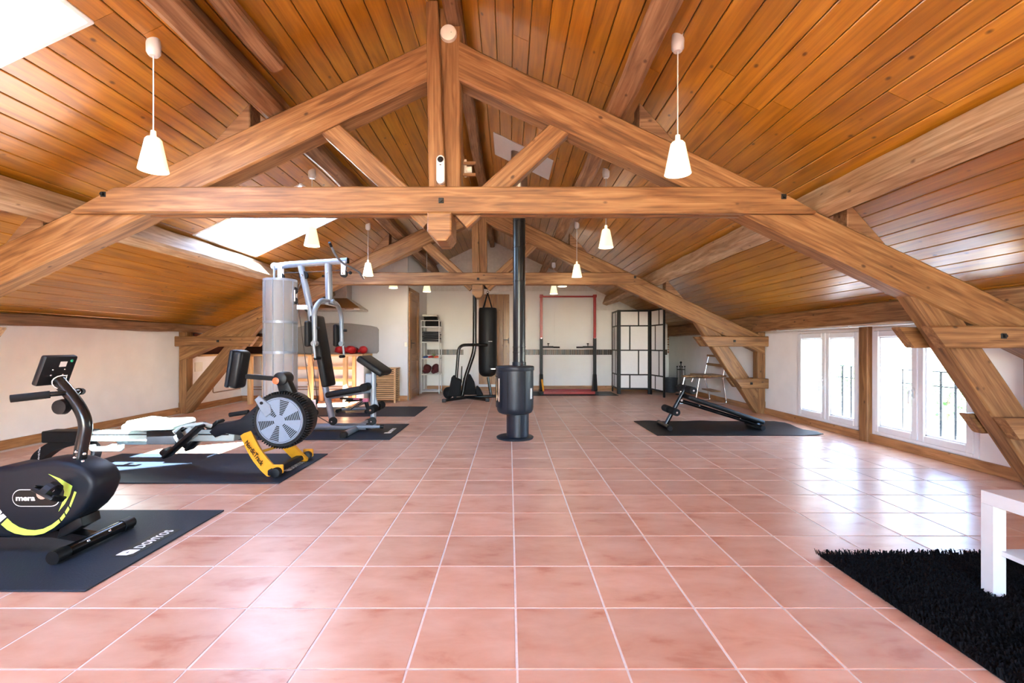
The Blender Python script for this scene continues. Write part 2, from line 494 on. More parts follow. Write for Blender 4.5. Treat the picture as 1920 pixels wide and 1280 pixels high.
def bend(pts, rad, seg=6):
    """round the corners of a polyline"""
    pts = [Vector(p) for p in pts]
    out = [pts[0]]
    for i in range(1, len(pts) - 1):
        p = pts[i]; a = pts[i - 1] - p; c = pts[i + 1] - p
        rr = min(rad, a.length * .45, c.length * .45)
        s, e = p + a.normalized() * rr, p + c.normalized() * rr
        for k in range(seg + 1):
            t = k / seg
            out.append(s * (1 - t) ** 2 + p * 2 * t * (1 - t) + e * t * t)
    out.append(pts[-1])
    return out

def tag(o, label=None, cat=None, group=None, kind=None):
    if label: o['label'] = label
    if cat: o['category'] = cat
    if group: o['group'] = group
    if kind: o['kind'] = kind
    return o

def empty(name, loc, label=None, cat=None, group=None, kind=None):
    o = bpy.data.objects.new(name, None)
    o.empty_display_size = .1
    o.location = loc
    C.objects.link(o)
    return tag(o, label, cat, group, kind)

def copy_tree(o, parent=None):
    c = o.copy(); C.objects.link(c)
    c.parent = parent
    for ch in list(o.children): copy_tree(ch, c)
    return c

def text(name, s, mat, parent, origin, xdir, ydir, size, depth=.001, shear=0.0, spacing=1.0, bold=0.0, width=None):
    cu = bpy.data.curves.new(name, 'FONT')
    cu.body = s; cu.size = size; cu.extrude = depth; cu.shear = shear; cu.space_character = spacing; cu.offset = bold
    cu.resolution_u = 3
    t = bpy.data.objects.new(name, cu)
    C.objects.link(t)
    dg = bpy.context.evaluated_depsgraph_get()
    me = bpy.data.meshes.new_from_object(t.evaluated_get(dg))
    bpy.data.objects.remove(t); bpy.data.curves.remove(cu)
    x = Vector(xdir).normalized(); y = (Vector(ydir) - x * Vector(ydir).dot(x)).normalized(); z = x.cross(y)
    if width:
        xs = [v.co.x for v in me.vertices]; k = width / max(1e-6, max(xs) - min(xs))
        me.transform(Matrix.Diagonal((k, 1, 1, 1)))
    m = Matrix((x, y, z)).transposed().to_4x4(); m.translation = Vector(origin)
    me.transform(m)
    me.transform(Matrix.Translation(-wloc(parent)))
    me.materials.clear(); me.materials.append(mat)
    o = bpy.data.objects.new(name, me); C.objects.link(o); o.parent = parent
    return o

_seed = [0]
def timber(name, p0, p1, w, h, mat, parent, s0=0.0, s1=0.0, up=Vector((0, 0, 1)), rough=.004, chamfer=.010, n=None):
    """hewn timber whose local X runs along it (so the grain does too); s0/s1 skew its end cuts"""
    _seed[0] += 1
    p0, p1 = Vector(p0), Vector(p1)
    x, y, z = frame_of(p1 - p0, up)
    ln = (p1 - p0).length
    n = n or max(2, int(ln / .18))
    c = chamfer
    prof = [(-w / 2 + c, -h / 2), (w / 2 - c, -h / 2), (w / 2, -h / 2 + c), (w / 2, h / 2 - c), (w / 2 - c, h / 2), (-w / 2 + c, h / 2), (-w / 2, h / 2 - c), (-w / 2, -h / 2 + c)]
    b = bmesh.new(); rings = []
    for i in range(n + 1):
        t = i / n; ring = []
        for u, v in prof:
            q = Vector((ln * t + (s0 * (1 - t) + s1 * t) * v, u, v))
            nz = noise.noise_vector(Vector((q.x * 2.2, q.y * 6, q.z * 6)) + Vector((_seed[0] * 5.3, 0, 0)))
            q.y += nz.y * rough; q.z += nz.z * rough
            ring.append(b.verts.new(q))
        rings.append(ring)
    for a, d in zip(rings, rings[1:]):
        for j in range(8): b.faces.new((a[j], a[(j + 1) % 8], d[(j + 1) % 8], d[j]))
    b.faces.new(rings[0][::-1]); b.faces.new(rings[-1])
    bmesh.ops.recalc_face_normals(b, faces=b.faces)
    me = bpy.data.meshes.new(name); b.to_mesh(me); b.free(); me.materials.append(mat)
    me.polygons.foreach_set('use_smooth', [True] * len(me.polygons)); me.set_sharp_from_angle(angle=R(28))
    o = bpy.data.objects.new(name, me); C.objects.link(o)
    m = Matrix((x, y, z)).transposed().to_4x4()
    m.translation = p0 - (wloc(parent) if parent else Vector((0, 0, 0)))
    o.parent = parent
    o.matrix_local = m
    return o

# ================================================================== the shell of the room
# ---- floor: grout bed and tiles on a 1/3 m grid
floor = MB().box(XL - .3, XR + .3, YF - .3, 11.1, -.15, -.0018).build('floor', M_GROUT)
tag(floor, kind='structure')
PITCH, JOINT = 1 / 3, .0075
GX0, GY0 = .0232, 1.4287
tm = MB().box(-PITCH / 2 + JOINT / 2, PITCH / 2 - JOINT / 2, -PITCH / 2 + JOINT / 2, PITCH / 2 - JOINT / 2, -.009, 0, .0016).build('tile', M_TILE)
tile_mesh = tm.data
bpy.data.objects.remove(tm)
cells = []
for i in range(-16, 14):
    for j in range(-18, 30):
        cx, cy = GX0 + (i + .5) * PITCH, GY0 + (j + .5) * PITCH
        if cx - PITCH / 2 < XL or cx + PITCH / 2 > XR + .1 or cy > 10.95 or cy < YF: continue
        seen = cy > .9 and abs((cx) / cy * FPX + VPX - 960) < 1010 and VPY + EYE / cy * FPX < 1330
        cells.append((0 if seen else 1, cy, cx))
cells.sort()
near = [c for c in cells if c[0] == 0][:300]
far = [c for c in cells if c not in set(near)]
for _, cy, cx in near:
    o = bpy.data.objects.new('tile', tile_mesh)
    o.location = (cx, cy, 0); o.parent = floor
    C.objects.link(o)
rest = MB()
for _, cy, cx in far:
    hx = PITCH / 2 - JOINT / 2
    rest.box(max(cx - hx, XL), min(cx + hx, XR + .02), cy - hx, cy + hx, -.009, 0)
tag(rest.build('tile_field', M_TILE, floor), kind='stuff')

# ---- walls
tag(MB().box(XL - .3, XL, YF - .3, 10.6, 0, ceil_z(XL) + .03).build('wall_left', M_PLASTER), kind='structure')
wr = MB()
ys = sorted(WINDOWS + BACKWINS)
edges = [YF - .3] + [v for ab in ys for v in ab] + [11.1]
for a, b_ in zip(edges[0::2], edges[1::2]): wr.box(XR, XR + .3, a, b_, 0, ceil_z(XR) + .02)
for a, b_ in ys:
    wr.box(XR, XR + .3, a, b_, 0, WIN_Z[0]); wr.box(XR, XR + .3, a, b_, WIN_Z[1], ceil_z(XR) + .02)
tag(wr.build('wall_right', M_PLASTER), kind='structure')

def gable(x0, x1, y0, y1, z0=0):
    poly = [(x0, z0), (x1, z0), (x1, ceil_z(x1) + .03)]
    if x0 < RIDGE_X < x1: poly.append((RIDGE_X, RIDGE_Z + .03))
    poly.append((x0, ceil_z(x0) + .03))
    return MB().prism(poly, 'Y', y0, y1)
wall_back = tag(gable(-1.85, 3.45, YB, YB + .6).build('wall_back', M_PLASTER_ROUGH), kind='structure')
tag(gable(3.45, XR, 10.9, 11.1).build('wall_recess', M_PLASTER), kind='structure')
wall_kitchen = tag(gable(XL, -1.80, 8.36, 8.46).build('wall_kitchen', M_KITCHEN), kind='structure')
wall_passage = tag(MB().prism([(8.46, 0), (YB, 0), (YB, ceil_z(-1.8)), (8.46, ceil_z(-1.8))], 'X', -1.90, -1.80).build('wall_passage', M_PANEL), kind='structure')
g = MB()
g.prism([(XL, 0), (-2.0, 0), (-2.0, ceil_z(-2.0) + .03), (XL, ceil_z(XL) + .03)], 'Y', YF - .25, YF)
g.prism([(1.0, 0), (XR, 0), (XR, ceil_z(XR) + .03), (1.0, ceil_z(1.0) + .03)], 'Y', YF - .25, YF)
g.prism([(-2.0, 2.45), (1.0, 2.45), (1.0, ceil_z(1.0) + .03), (RIDGE_X, RIDGE_Z + .03), (-2.0, ceil_z(-2.0) + .03)], 'Y', YF - .25, YF)
tag(g.build('wall_front', M_PLASTER), kind='structure')

# smooth white boards over the lower part of the far wall
for x0, x1, z1 in ((-1.795, -.775, 2.16), (.085, .985, 2.16), (.985, 1.885, 2.16), (1.885, 2.785, 1.74), (2.785, 3.44, 1.43)):
    MB().box(x0 + .0015, x1 - .0015, YB - .012, YB + .01, .10, z1, .002).build('panel', M_PANEL, wall_back)
MB().box(-.775, .085, YB - .012, YB + .01, 2.115, 2.16, .002).build('panel', M_PANEL, wall_back)
# the mosaic band set between the boards
def mosaic(x0, x1, y):
    m = MB(); x = x0; k = random.Random(5)
    while x < x1 - .02:
        w = k.uniform(.032, .052)
        m.box(x, min(x + w, x1) - .0025, y - .006 - k.random() * .005, y + .01, .772, .888, .0015)
        x += w
    return m
tag(mosaic(-1.79, -1.00, YB - .012).build('mosaic_band', M_MOSAIC, wall_back), kind='stuff')
tag(mosaic(.09, 3.44, YB - .012).build('mosaic_band', M_MOSAIC, wall_back), kind='stuff')
# bare masonry beside the boards, in the recess
bk = MB(); kk = random.Random(3)
for r in range(9):
    x = 3.455 - (r % 2) * .06
    while x < 3.66:
        bk.box(max(x, 3.452), min(x + .12, 3.678), 10.86 + kk.random() * .015, 10.92, .80 + r * .058, .80 + r * .058 + .046, .004)
        x += .13
tag(bk.build('brickwork', M_BRICK, bpy.data.objects['wall_recess']), kind='stuff')

# ---- skirting boards
tag(timber('baseboard_left', (XL + .011, YF, .045), (XL + .011, 8.36, .045), .022, .09, M_BASE, None, rough=.001, chamfer=.003), kind='structure')
tag(timber('baseboard_right', (XR - .012, YF, .042), (XR - .012, 10.9, .042), .028, .085, M_BASE, None, rough=.001, chamfer=.003), kind='structure')
tag(timber('baseboard_back', (.085, YB - .022, .05), (3.45, YB - .022, .05), .022, .10, M_BASE, None, rough=.001, chamfer=.003), kind='structure')
tag(timber('baseboard_passage', (-1.79, YB - .022, .05), (-.775, YB - .022, .05), .022, .10, M_BASE, None, rough=.001, chamfer=.003), kind='structure')
tag(timber('baseboard_kitchen', (XL + .03, 8.348, .045), (-1.80, 8.348, .045), .022, .09, M_BASE, None, rough=.001, chamfer=.003), kind='structure')

# ---- sloping ceilings: roof deck plus one object per board
def slope_pt(side, s, y, n):
    return Vector((RIDGE_X + side * (s * COS + SIN * n), y, RIDGE_Z - s * SIN + n * COS))
def slope_rot(side):
    n = Vector((side * SIN, 0, COS)); x = Vector((0, 1, 0)); yv = n.cross(x)
    return Matrix((x, yv, n)).transposed()
S0, S1 = (RIDGE_X - SKY_X[1]) / COS, (RIDGE_X - SKY_X[0]) / COS
HOLES = SKYLIGHTS + [(-2.4, -1.26)]
def deck(side, s_end, holes):
    m = MB(); rot = slope_rot(side)
    def slab(s0, s1, y0, y1):
        if s1 - s0 < .001 or y1 - y0 < .001: return
        m.obox(slope_pt(side, (s0 + s1) / 2, (y0 + y1) / 2, .12), (y1 - y0, s1 - s0, .20), rot)
    if not holes:
        slab(-.05, s_end, YF - .3, 11.2)
    else:
        slab(-.05, S0, YF - .3, 11.2); slab(S1, s_end, YF - .3, 11.2)
        y = YF - .3
        for a, b_ in sorted(holes): slab(S0, S1, y, a); y = b_
        slab(S0, S1, y, 11.2)
    return m
ceil_r = tag(deck(1, 5.0, None).build('ceiling_right', M_DECK), kind='structure')
ceil_l = tag(deck(-1, 5.2, HOLES).build('ceiling_left', M_DECK), kind='structure')

PW, PT = .125, .016
def plank(parent, side, s, y0, y1, w=PW):
    ww = w - .0045; c = .004; ln = y1 - y0 - .002
    prof = [(-ww / 2, PT), (-ww / 2, c), (-ww / 2 + c, 0), (ww / 2 - c, 0), (ww / 2, c), (ww / 2, PT)]
    me = bpy.data.meshes.new('plank')
    vs = [(0, u, v) for u, v in prof] + [(ln, u, v) for u, v in prof]
    fs = [(i, (i + 1) % 6, 6 + (i + 1) % 6, 6 + i) for i in range(6)] + [tuple(range(5, -1, -1)), tuple(range(6, 12))]
    me.from_pydata(vs, [], fs); me.materials.append(M_PLANK)
    o = bpy.data.objects.new('plank', me)
    mt = slope_rot(side).to_4x4(); mt.translation = slope_pt(side, s, y0, .0)
    o.parent = parent; o.matrix_local = mt
    C.objects.link(o)
pr = random.Random(11)
def run_planks(parent, side, s_max, holes):
    k = 0
    while k * PW < s_max:
        s = (k + .5) * PW
        spans = [(YF, 10.95)]
        lo, hi = s - PW / 2, s + PW / 2
        if holes and hi > S0 + .002 and lo < S1 - .002:
            spans = []; y = YF
            for a, b_ in sorted(holes): spans.append((y, a)); y = b_
            spans.append((y, 10.95))
        w, sc = PW, s
        if holes:
            for edge, keep in ((S0, 0), (S1, 1)):
                if lo + .004 < edge < hi - .004:      # board notched by the opening: its uncut strip runs on
                    a_, b_ = (lo, edge) if keep == 0 else (edge, hi)
                    for (h0, h1) in holes: plank(parent, side, (a_ + b_) / 2, h0, h1, b_ - a_)
        cut = [y for y in (pr.uniform(1.4, 4.2), pr.uniform(5.2, 8.6))]
        for a, b_ in spans:
            pts = [a] + [c for c in cut if a + .25 < c < b_ - .25] + [b_]
            for p, q in zip(pts, pts[1:]): plank(parent, side, sc, p, q, w)
        k += 1
run_planks(ceil_r, 1, 4.72, None)
run_planks(ceil_l, -1, 4.92, HOLES)

# ---- skylights: white lining through the roof, sash, pane
def skylight(name, y0, y1):
    e = empty(name, slope_pt(-1, (S0 + S1) / 2, (y0 + y1) / 2, 0), kind='structure')
    rot = slope_rot(-1)
    def bar(m, s0, s1, a, b_, n0, n1, bev=.003):
        m.obox(slope_pt(-1, (s0 + s1) / 2, (a + b_) / 2, (n0 + n1) / 2), (b_ - a, s1 - s0, n1 - n0), rot, bev)
    t = .02
    for (s0, s1, a, b_) in ((S0 - .004, S0 + t, y0, y1), (S1 - t, S1 + .004, y0, y1), (S0, S1, y0 - .004, y0 + t), (S0, S1, y1 - t, y1 + .004)):
        m = MB(); bar(m, s0, s1, a, b_, -.008, .225); m.build('lining', M_PVC, e)
    m = MB(); f = .055
    bar(m, S0 + t, S0 + t + f, y0 + t, y1 - t, .165, .215); bar(m, S1 - t - f, S1 - t, y0 + t, y1 - t, .165, .215)
    bar(m, S0 + t + f, S1 - t - f, y0 + t, y0 + t + f, .165, .215); bar(m, S0 + t + f, S1 - t - f, y1 - t - f, y1 - t, .165, .215)
    m.build('sash', M_PVC, e)
    m = MB(); bar(m, S0 + t + .03, S1 - t - .03, y0 + t + .03, y1 - t - .03, .188, .194, 0); m.build('pane', M_PANE, e)
    m = MB(); bar(m, S1 - t - .045, S1 - t - .02, (y0 + y1) / 2 - .06, (y0 + y1) / 2 + .06, .135, .155, .004)
    bar(m, S1 - t - .035, S1 - t - .025, (y0 + y1) / 2 - .01, (y0 + y1) / 2 + .01, .15, .17); m.build('handle', M_PVC, e)
    return e
skylight('window_3', *SKYLIGHTS[0]); skylight('window_4', *SKYLIGHTS[1]); skylight('added_skylight', -2.4, -1.26)  # the last one is unseen, added behind the camera for more light

# ---- French windows in the low right wall
def french(name, y0, y1):
    e = empty(name, (XR + .05, (y0 + y1) / 2, WIN_Z[0]), kind='structure')
    z0, z1 = WIN_Z; xa, xb = XR - .012, XR + .07
    m = MB(); f = .045
    m.box(xa, xb, y0, y0 + f, z0, z1, .004); m.box(xa, xb, y1 - f, y1, z0, z1, .004)
    m.box(xa, xb, y0 + f, y1 - f, z0, z0 + f, .004); m.box(xa, xb, y0 + f, y1 - f, z1 - f, z1, .004)
    m.build('frame', M_PVC, e)
    mid = (y0 + y1) / 2
    for k, (a, b_) in enumerate(((y0 + f - .012, mid - .004), (mid + .004, y1 - f + .012))):
        s = .062; m = MB(); xs0, xs1 = xa - .012, xa + .05
        zz0, zz1 = z0 + f - .015, z1 - f + .015
        m.box(xs0, xs1, a, a + s, zz0, zz1, .006); m.box(xs0, xs1, b_ - s, b_, zz0, zz1, .006)
        m.box(xs0, xs1, a + s, b_ - s, zz0, zz0 + s, .006); m.box(xs0, xs1, a + s, b_ - s, zz1 - s, zz1, .006)
        q = .012
        m.box(xs0 + .018, xs1 - .006, a + s, a + s + q, zz0 + s, zz1 - s); m.box(xs0 + .018, xs1 - .006, b_ - s - q, b_ - s, zz0 + s, zz1 - s)
        m.box(xs0 + .018, xs1 - .006, a + s, b_ - s, zz0 + s, zz0 + s + q); m.box(xs0 + .018, xs1 - .006, a + s, b_ - s, zz1 - s - q, zz1 - s)
        sash = m.build('sash', M_PVC, e)
        MB().box(xa + .026, xa + .032, a + s - .004, b_ - s + .004, zz0 + s - .004, zz1 - s + .004).build('pane', M_PANE, sash)
        if k == 1:
            h = MB().box(xs0 - .010, xs0, a + .014, a + .044, .50, .60, .006)
            h.tube(bend([(xs0 - .008, a + .029, .575), (xs0 - .045, a + .029, .575), (xs0 - .048, a + .029, .45)], .02), .010, 8)
            h.build('handle', M_WHITE, sash, 40)
    return e
french('window_1', *WINDOWS[0]); french('window_2', *WINDOWS[1])
tag(timber('trim_1', (XR - .005, 4.8475, .0), (XR - .005, 4.8475, 1.17), .125, .09, M_BEAM, None, up=Vector((1, 0, 0)), rough=.002), kind='structure')
# unseen glazed doors, added behind the camera to supply frontal light
gd = empty('added_glazed_door', (-.5, YF - .1, 0), kind='structure')
m = MB()
for x in (-2.0, -.54, .95): m.box(x, x + (.05 if x != -.54 else .08), YF - .12, YF - .04, 0, 2.45)
m.box(-2, 1, YF - .12, YF - .04, 0, .10); m.box(-2, 1, YF - .12, YF - .04, 2.37, 2.45)
m.build('frame', M_PVC, gd)
for a, b_ in ((-1.95, -.54), (-.46, .95)): MB().box(a, b_, YF - .083, YF - .077, .10, 2.37).build('pane', M_PANE, gd)

# ---- doors at the far end
d1 = empty('door_1', (-.33, YB, .0), kind='structure')
m = MB()
for x0, x1, z0, z1 in ((-.775, -.665, .10, 2.115), (.0, .085, .10, 2.115), (-.665, 0, 2.09, 2.115), (-.665, 0, .075, .130)): m.box(x0, x1, YB - .03, YB + .01, z0, z1, .003)
m.build('frame', M_PANEL, d1)
for k in range(5): timber('plank', (-.665 + (k + .5) * .133, YB - .012, .132), (-.665 + (k + .5) * .133, YB - .012, 2.088), .131, .022, M_DOOR, d1, up=Vector((0, 1, 0)), rough=.0005, chamfer=.003, n=2)
MB().box(-.775, .085, YB - .05, YB + .01, 0, .072, .004).build('sill', M_BASE, d1)
m = MB().box(-.03, -.012, YB - .03, YB - .024, 1.02, 1.14, .002); m.tube(bend([(-.021, YB - .03, 1.10), (-.021, YB - .07, 1.10), (-.13, YB - .07, 1.10)], .015), .007, 8)
m.build('handle', M_IRON, d1, 40)
d2 = empty('door_2', (-1.79, 8.85, 0), kind='structure')
yA, yB2, xf = 8.50, 9.24, -1.778
MB().box(-1.801, -1.775, yA - .07, yA, 0, 2.0, .003).box(-1.801, -1.775, yB2, yB2 + .07, 0, 2.0, .003).box(-1.801, -1.775, yA - .07, yB2 + .07, 1.94, 2.01, .003).build('frame', M_DOOR, d2)
timber('stile', (-1.79, yA + .05, .015), (-1.79, yA + .05, 1.935), .10, .022, M_DOOR, d2, up=Vector((1, 0, 0)), rough=.0005, chamfer=.003, n=2)
timber('stile', (-1.79, yB2 - .05, .015), (-1.79, yB2 - .05, 1.935), .10, .022, M_DOOR, d2, up=Vector((1, 0, 0)), rough=.0005, chamfer=.003, n=2)
for z, h in ((.09, .15), (.75, .14), (1.865, .14)): timber('rail', (-1.79, yA + .10, z), (-1.79, yB2 - .10, z), .022, h, M_DOOR, d2, rough=.0005, chamfer=.003, n=2)
for z0, z1 in ((.165, .68), (.82, 1.795)): timber('panel', (-1.793, (yA + yB2) / 2, z0), (-1.793, (yA + yB2) / 2, z1), yB2 - yA - .2, .012, M_DOOR, d2, up=Vector((1, 0, 0)), rough=.0005, chamfer=.005, n=2)
m = MB().box(xf, xf + .006, yA + .03, yA + .06, .92, 1.08, .002); m.tube(bend([(xf, yA + .045, 1.02), (xf + .05, yA + .045, 1.02), (xf + .05, yA + .15, 1.02)], .015), .007, 8)
m.build('handle', M_IRON, d2, 40)
sw = MB().box(-1.855, -1.803, 8.349, 8.361, .955, 1.035, .004).box(-1.842, -1.816, 8.345, 8.352, .965, 1.025, .003).build('light_switch', M_IVORY)
tag(sw, 'ivory light switch on the kitchen wall beside panelled door', 'switch')

# ================================================================== roof timbers
def rafter_top(x): return 3.04 - SLOPE * abs(x - RIDGE_X)
NB = .232                      # rafter height across the grain
def truss(yT, label):
    e = empty('roof_truss', (RIDGE_X, yT + .09, 1.84), label, 'roof truss', 'roof trusses')
    ym = yT + .125             # middle of rafters and struts
    for s in (-1, 1):
        # principal rafter, from king post to wall
        x0 = -.53 if s < 0 else -.335
        x1 = XL + .02 if s < 0 else XR - .02
        dz = NB / 2 / COS
        p0 = Vector((x0, ym, rafter_top(x0) - dz)); p1 = Vector((x1, ym, rafter_top(x1) - dz))
        t = -SLOPE
        timber('rafter', p0, p1, .165, NB, M_BEAM, e, s0=t, s1=t, rough=.006, chamfer=.012)
        # raking strut from the rafter down to the foot of the wall
        a = RIDGE_X + s * 3.13; b_ = XL + .05 if s < 0 else XR - .05
        za = 1.455
        timber('strut', (a, ym, za), (b_ + s * .02, ym, .045), .135, .205, M_BEAM, e, rough=.006, chamfer=.012)
        # brace from king post to rafter
        timber('brace', (RIDGE_X + s * .10, ym - .01, 1.815), (RIDGE_X + s * .80, ym - .01, 2.46), .10, .135, M_BEAM, e, rough=.004)
        # paired short ties clasping strut and wall post
        xw = XL + .005 if s < 0 else XR - .005
        for zc, h, reach in ((1.035, .145, 3.20), (.435, .14, 3.68)):
            if s < 0 and zc < .5: continue
            for yo in (yT + .005, yT + .245):
                xt = RIDGE_X + s * reach
                timber('short_tie', (xt, yo, zc), (xw, yo, zc), .075, h, M_BEAM, e, s0=-.75, s1=0, rough=.004)
        # post standing against the wall
        timber('wall_post', (xw - s * .055, ym, .0), (xw - s * .055, ym, 1.17), .15, .11, M_BEAM, e, up=Vector((1, 0, 0)), rough=.004)
        # chocks that hold the purlins
        for off in (1.22, 2.60):
            xc = RIDGE_X + s * (off + .075)
            L_ = .26
            poly = [(xc, rafter_top(xc)), (xc + s * L_, rafter_top(xc + s * L_)), (xc + s * L_ * .62, rafter_top(xc + s * L_ * .62) + .07), (xc, rafter_top(xc) + .17)]
            ch = MB().prism(poly, 'Y', ym - .07, ym + .07, .006); ch.wobble(.004, 6, off + s); ch.build('chock', M_PURLIN, e)
    # paired tie beams, ends cut to the slope of the rafters
    for yo, w in ((yT + .032, .064), (yT + .110, .060)):
        xl, xr = RIDGE_X - 2.34, RIDGE_X + 2.34
        zt, zb, zs = 2.018, 1.844, 1.90
        def cutx(z): return (3.04 - .01 - z) / SLOPE
        poly = [(RIDGE_X - cutx(zb + .03), zb), (RIDGE_X + cutx(zb + .03), zb), (RIDGE_X + cutx(zt), zt), (RIDGE_X - cutx(zt), zt)]
        tb = timber('tie_beam', (poly[0][0], yo, (zt + zb) / 2), (poly[1][0], yo, (zt + zb) / 2), w, zt - zb, M_BEAM, e, rough=.003, n=48)
        for v in tb.data.vertices:      # slope the ends
            xx = poly[0][0] + v.co.x; z = (zt + zb) / 2 + v.co.z
            lim = cutx(z) - .0
            if abs(xx - RIDGE_X) > lim: v.co.x += (RIDGE_X + math.copysign(lim, xx - RIDGE_X)) - xx
    # king post: main timber, a facing piece in front, the hanging foot below the tie
    timber('king_post', (-.398, yT + .15, 1.99), (-.398, yT + .15, RIDGE_Z - .05), .15, .15, M_BEAM, e, up=Vector((0, 1, 0)), rough=.004)
    fp = MB().prism([(-.529, 2.018), (-.418, 2.018), (-.470, 3.24), (-.548, 3.24)], 'Y', yT + .01, yT + .085, .006)
    fo = fp.build('post_facing', M_BEAM, None)
    fo.data.transform(Matrix.Translation((.48, -(yT + .05), -2.018)))
    fo.data.transform(Matrix.Rotation(R(90), 4, 'Y'))
    mt = Matrix.Rotation(R(-90), 4, 'Y'); mt.translation = Vector((-.48, yT + .05, 2.018)) - wloc(e)
    fo.parent = e; fo.matrix_local = mt
    ft = MB().prism([(-.533, 1.843), (-.533, 1.72), (-.47, 1.655), (-.41, 1.655), (-.373, 1.70), (-.373, 1.843)], 'Y', yT - .03, yT + .25, .012, 2)
    ft.build('post_foot', M_BEAM, e)
    for x, z, dd in ((-.445, 1.925, .0), (RIDGE_X - 2.22, 1.965, .0), (RIDGE_X + 2.22, 1.95, .0), (RIDGE_X - 3.70, 1.04, -.035), (RIDGE_X + 3.62, 1.04, -.035), (RIDGE_X + 3.86, .44, -.035)):
        y = yT + dd
        MB().box(x - .017, x + .017, y - .005, y + .004, z - .017, z + .017, .002).cyl((x, y - .018, z), (x, y - .003, z), .011, 6).build('bolt', M_IRON, e)
    return e
tr1 = truss(T1, 'timber roof truss with smoke detector and alarm sensor, in front of the flue')
tr2 = truss(T2, 'timber roof truss beyond the stove, over the punch bag and weight machine')

def purlin(off, side, y0, y1, label, w=.13, h=.205, mat=None):
    x = RIDGE_X + side * off
    n = Vector((side * SIN, 0, COS))
    c = Vector((x, 0, ceil_z(x))) - n * (h / 2 + .004)
    o = timber('purlin', c + Vector((0, y0, 0)), c + Vector((0, y1, 0)), w, h, mat or M_PURLIN, None, up=n, rough=.016, chamfer=.020)
    return tag(o, label, 'beam', 'purlins under the ceiling boards')
purlin(1.22, -1, YF, 10.3, 'dark purlin running just uphill of the two skylights')
purlin(2.69, -1, YF, 8.36, 'pale rough purlin along the lower edges of the skylights', mat=M_PALE)
purlin(1.22, 1, YF, 10.3, 'purlin halfway up the boarded slope opposite the skylights')
purlin(2.60, 1, YF, 10.3, 'pale waney purlin on the slope above the french windows', mat=M_PALE)
st = purlin(1.04, -1, YF, 2.86, 'short purlin stub ending just before the nearer truss', w=.10, h=.15)
rb = timber('ridge_beam', (RIDGE_X + .06, YF, RIDGE_Z - .105), (RIDGE_X + .06, 10.3, RIDGE_Z - .105), .10, .13, M_PURLIN, None, rough=.012, chamfer=.016)
tag(rb, 'dark ridge beam along the top of the ceiling', 'beam')
tag(timber('wall_plate', (XL + .075, YF, 1.225), (XL + .075, 8.36, 1.225), .15, .115, M_PURLIN, None, rough=.012, chamfer=.014), 'rough wall plate on top of the plain white wall behind the bike', 'beam', 'wall plates')
tag(timber('wall_plate', (XR - .085, YF, 1.285), (XR - .085, 10.9, 1.285), .17, .215, M_BEAM, None, rough=.012, chamfer=.014), 'brown wall plate running above the french windows', 'beam', 'wall plates')
# curtain rail over the windows
m = MB().tube([(XR - .19, 3.3, 1.168), (XR - .19, 6.3, 1.168)], .006, 8)
for y in (3.5, 4.85, 6.15): m.box(XR - .195, XR - .17, y - .008, y + .008, 1.16, 1.18)
tag(m.build('curtain_rail', M_WHITE, None, 40), 'thin white curtain rail fixed under the wall plate', 'curtain rail')

# ================================================================== training mats
def training_mat(name, x0, x1, y0, y1, label, th=.009, mat=None, strip=True, rot=0.0):
    e = empty(name, ((x0 + x1) / 2, (y0 + y1) / 2, 0), label, 'mat', 'rubber mats under the machines')
    m = MB().box(x0, x1, y0, y1, .0005, th, .0025, 2)
    m.build('sheet', mat or M_MAT, e)
    if strip:
        k = (y1 - y0) / .915
        ya, yb = y0 + .297 * k, y0 + .621 * k
        xa, xb = x1 - .148 * k, x1 - .050 * k
        MB().box(xa, xb, ya, yb, th - .001, th + .0006).build('logo_strip', M_INK, e)
        q = (xb - xa)
        # rounded square emblem with a small notch, then the lettering running away from it
        MB().prism([(xa + q * .12, ya + .012 * k), (xa + q * .62, ya + .012 * k), (xa + q * .80, ya + .030 * k), (xa + q * .80, ya + .072 * k), (xa + q * .30, ya + .072 * k), (xa + q * .12, ya + .055 * k)], 'Z', th + .0004, th + .0016).build('emblem', M_PRINT, e)
        MB().prism([(xa + q * .40, ya + .034 * k), (xa + q * .50, ya + .034 * k), (xa + q * .45, ya + .050 * k)], 'Z', th + .0014, th + .0022).build('emblem_mark', M_INK, e)
        text('lettering', 'DOMYOS', M_PRINT, e, (xb - q * .24, ya + .088 * k, th + .001), (0, 1, 0), (-1, 0, 0), .062 * k, .0006, spacing=1.15, bold=.0012, width=.215 * k)
    return e
training_mat('training_mat', -3.50, -1.685, 1.875, 2.79, 'charcoal rubber mat under the exercise bike')
training_mat('training_mat', -3.48, -1.63, 3.34, 4.24, 'charcoal rubber mat under the rowing machine')
training_mat('training_mat', -3.07, -1.24, 4.88, 5.85, 'charcoal rubber mat under the weight machine')
training_mat('training_mat', -3.10, -1.30, 6.49, 7.50, 'charcoal rubber mat under the mini stepper', strip=False)
training_mat('training_mat', -.22, 2.13, 9.17, 9.95, 'thin black mat under the red pull-up rack', th=.006, mat=M_YOGA, strip=False)
sm = empty('training_mat', (2.5, 5.58, 0), 'black rolled-out mat under the sit-up bench, one edge lifting', 'mat', 'rubber mats under the machines')
m = MB()
nx, ny = 30, 8
g = [[None] * (ny + 1) for _ in range(nx + 1)]
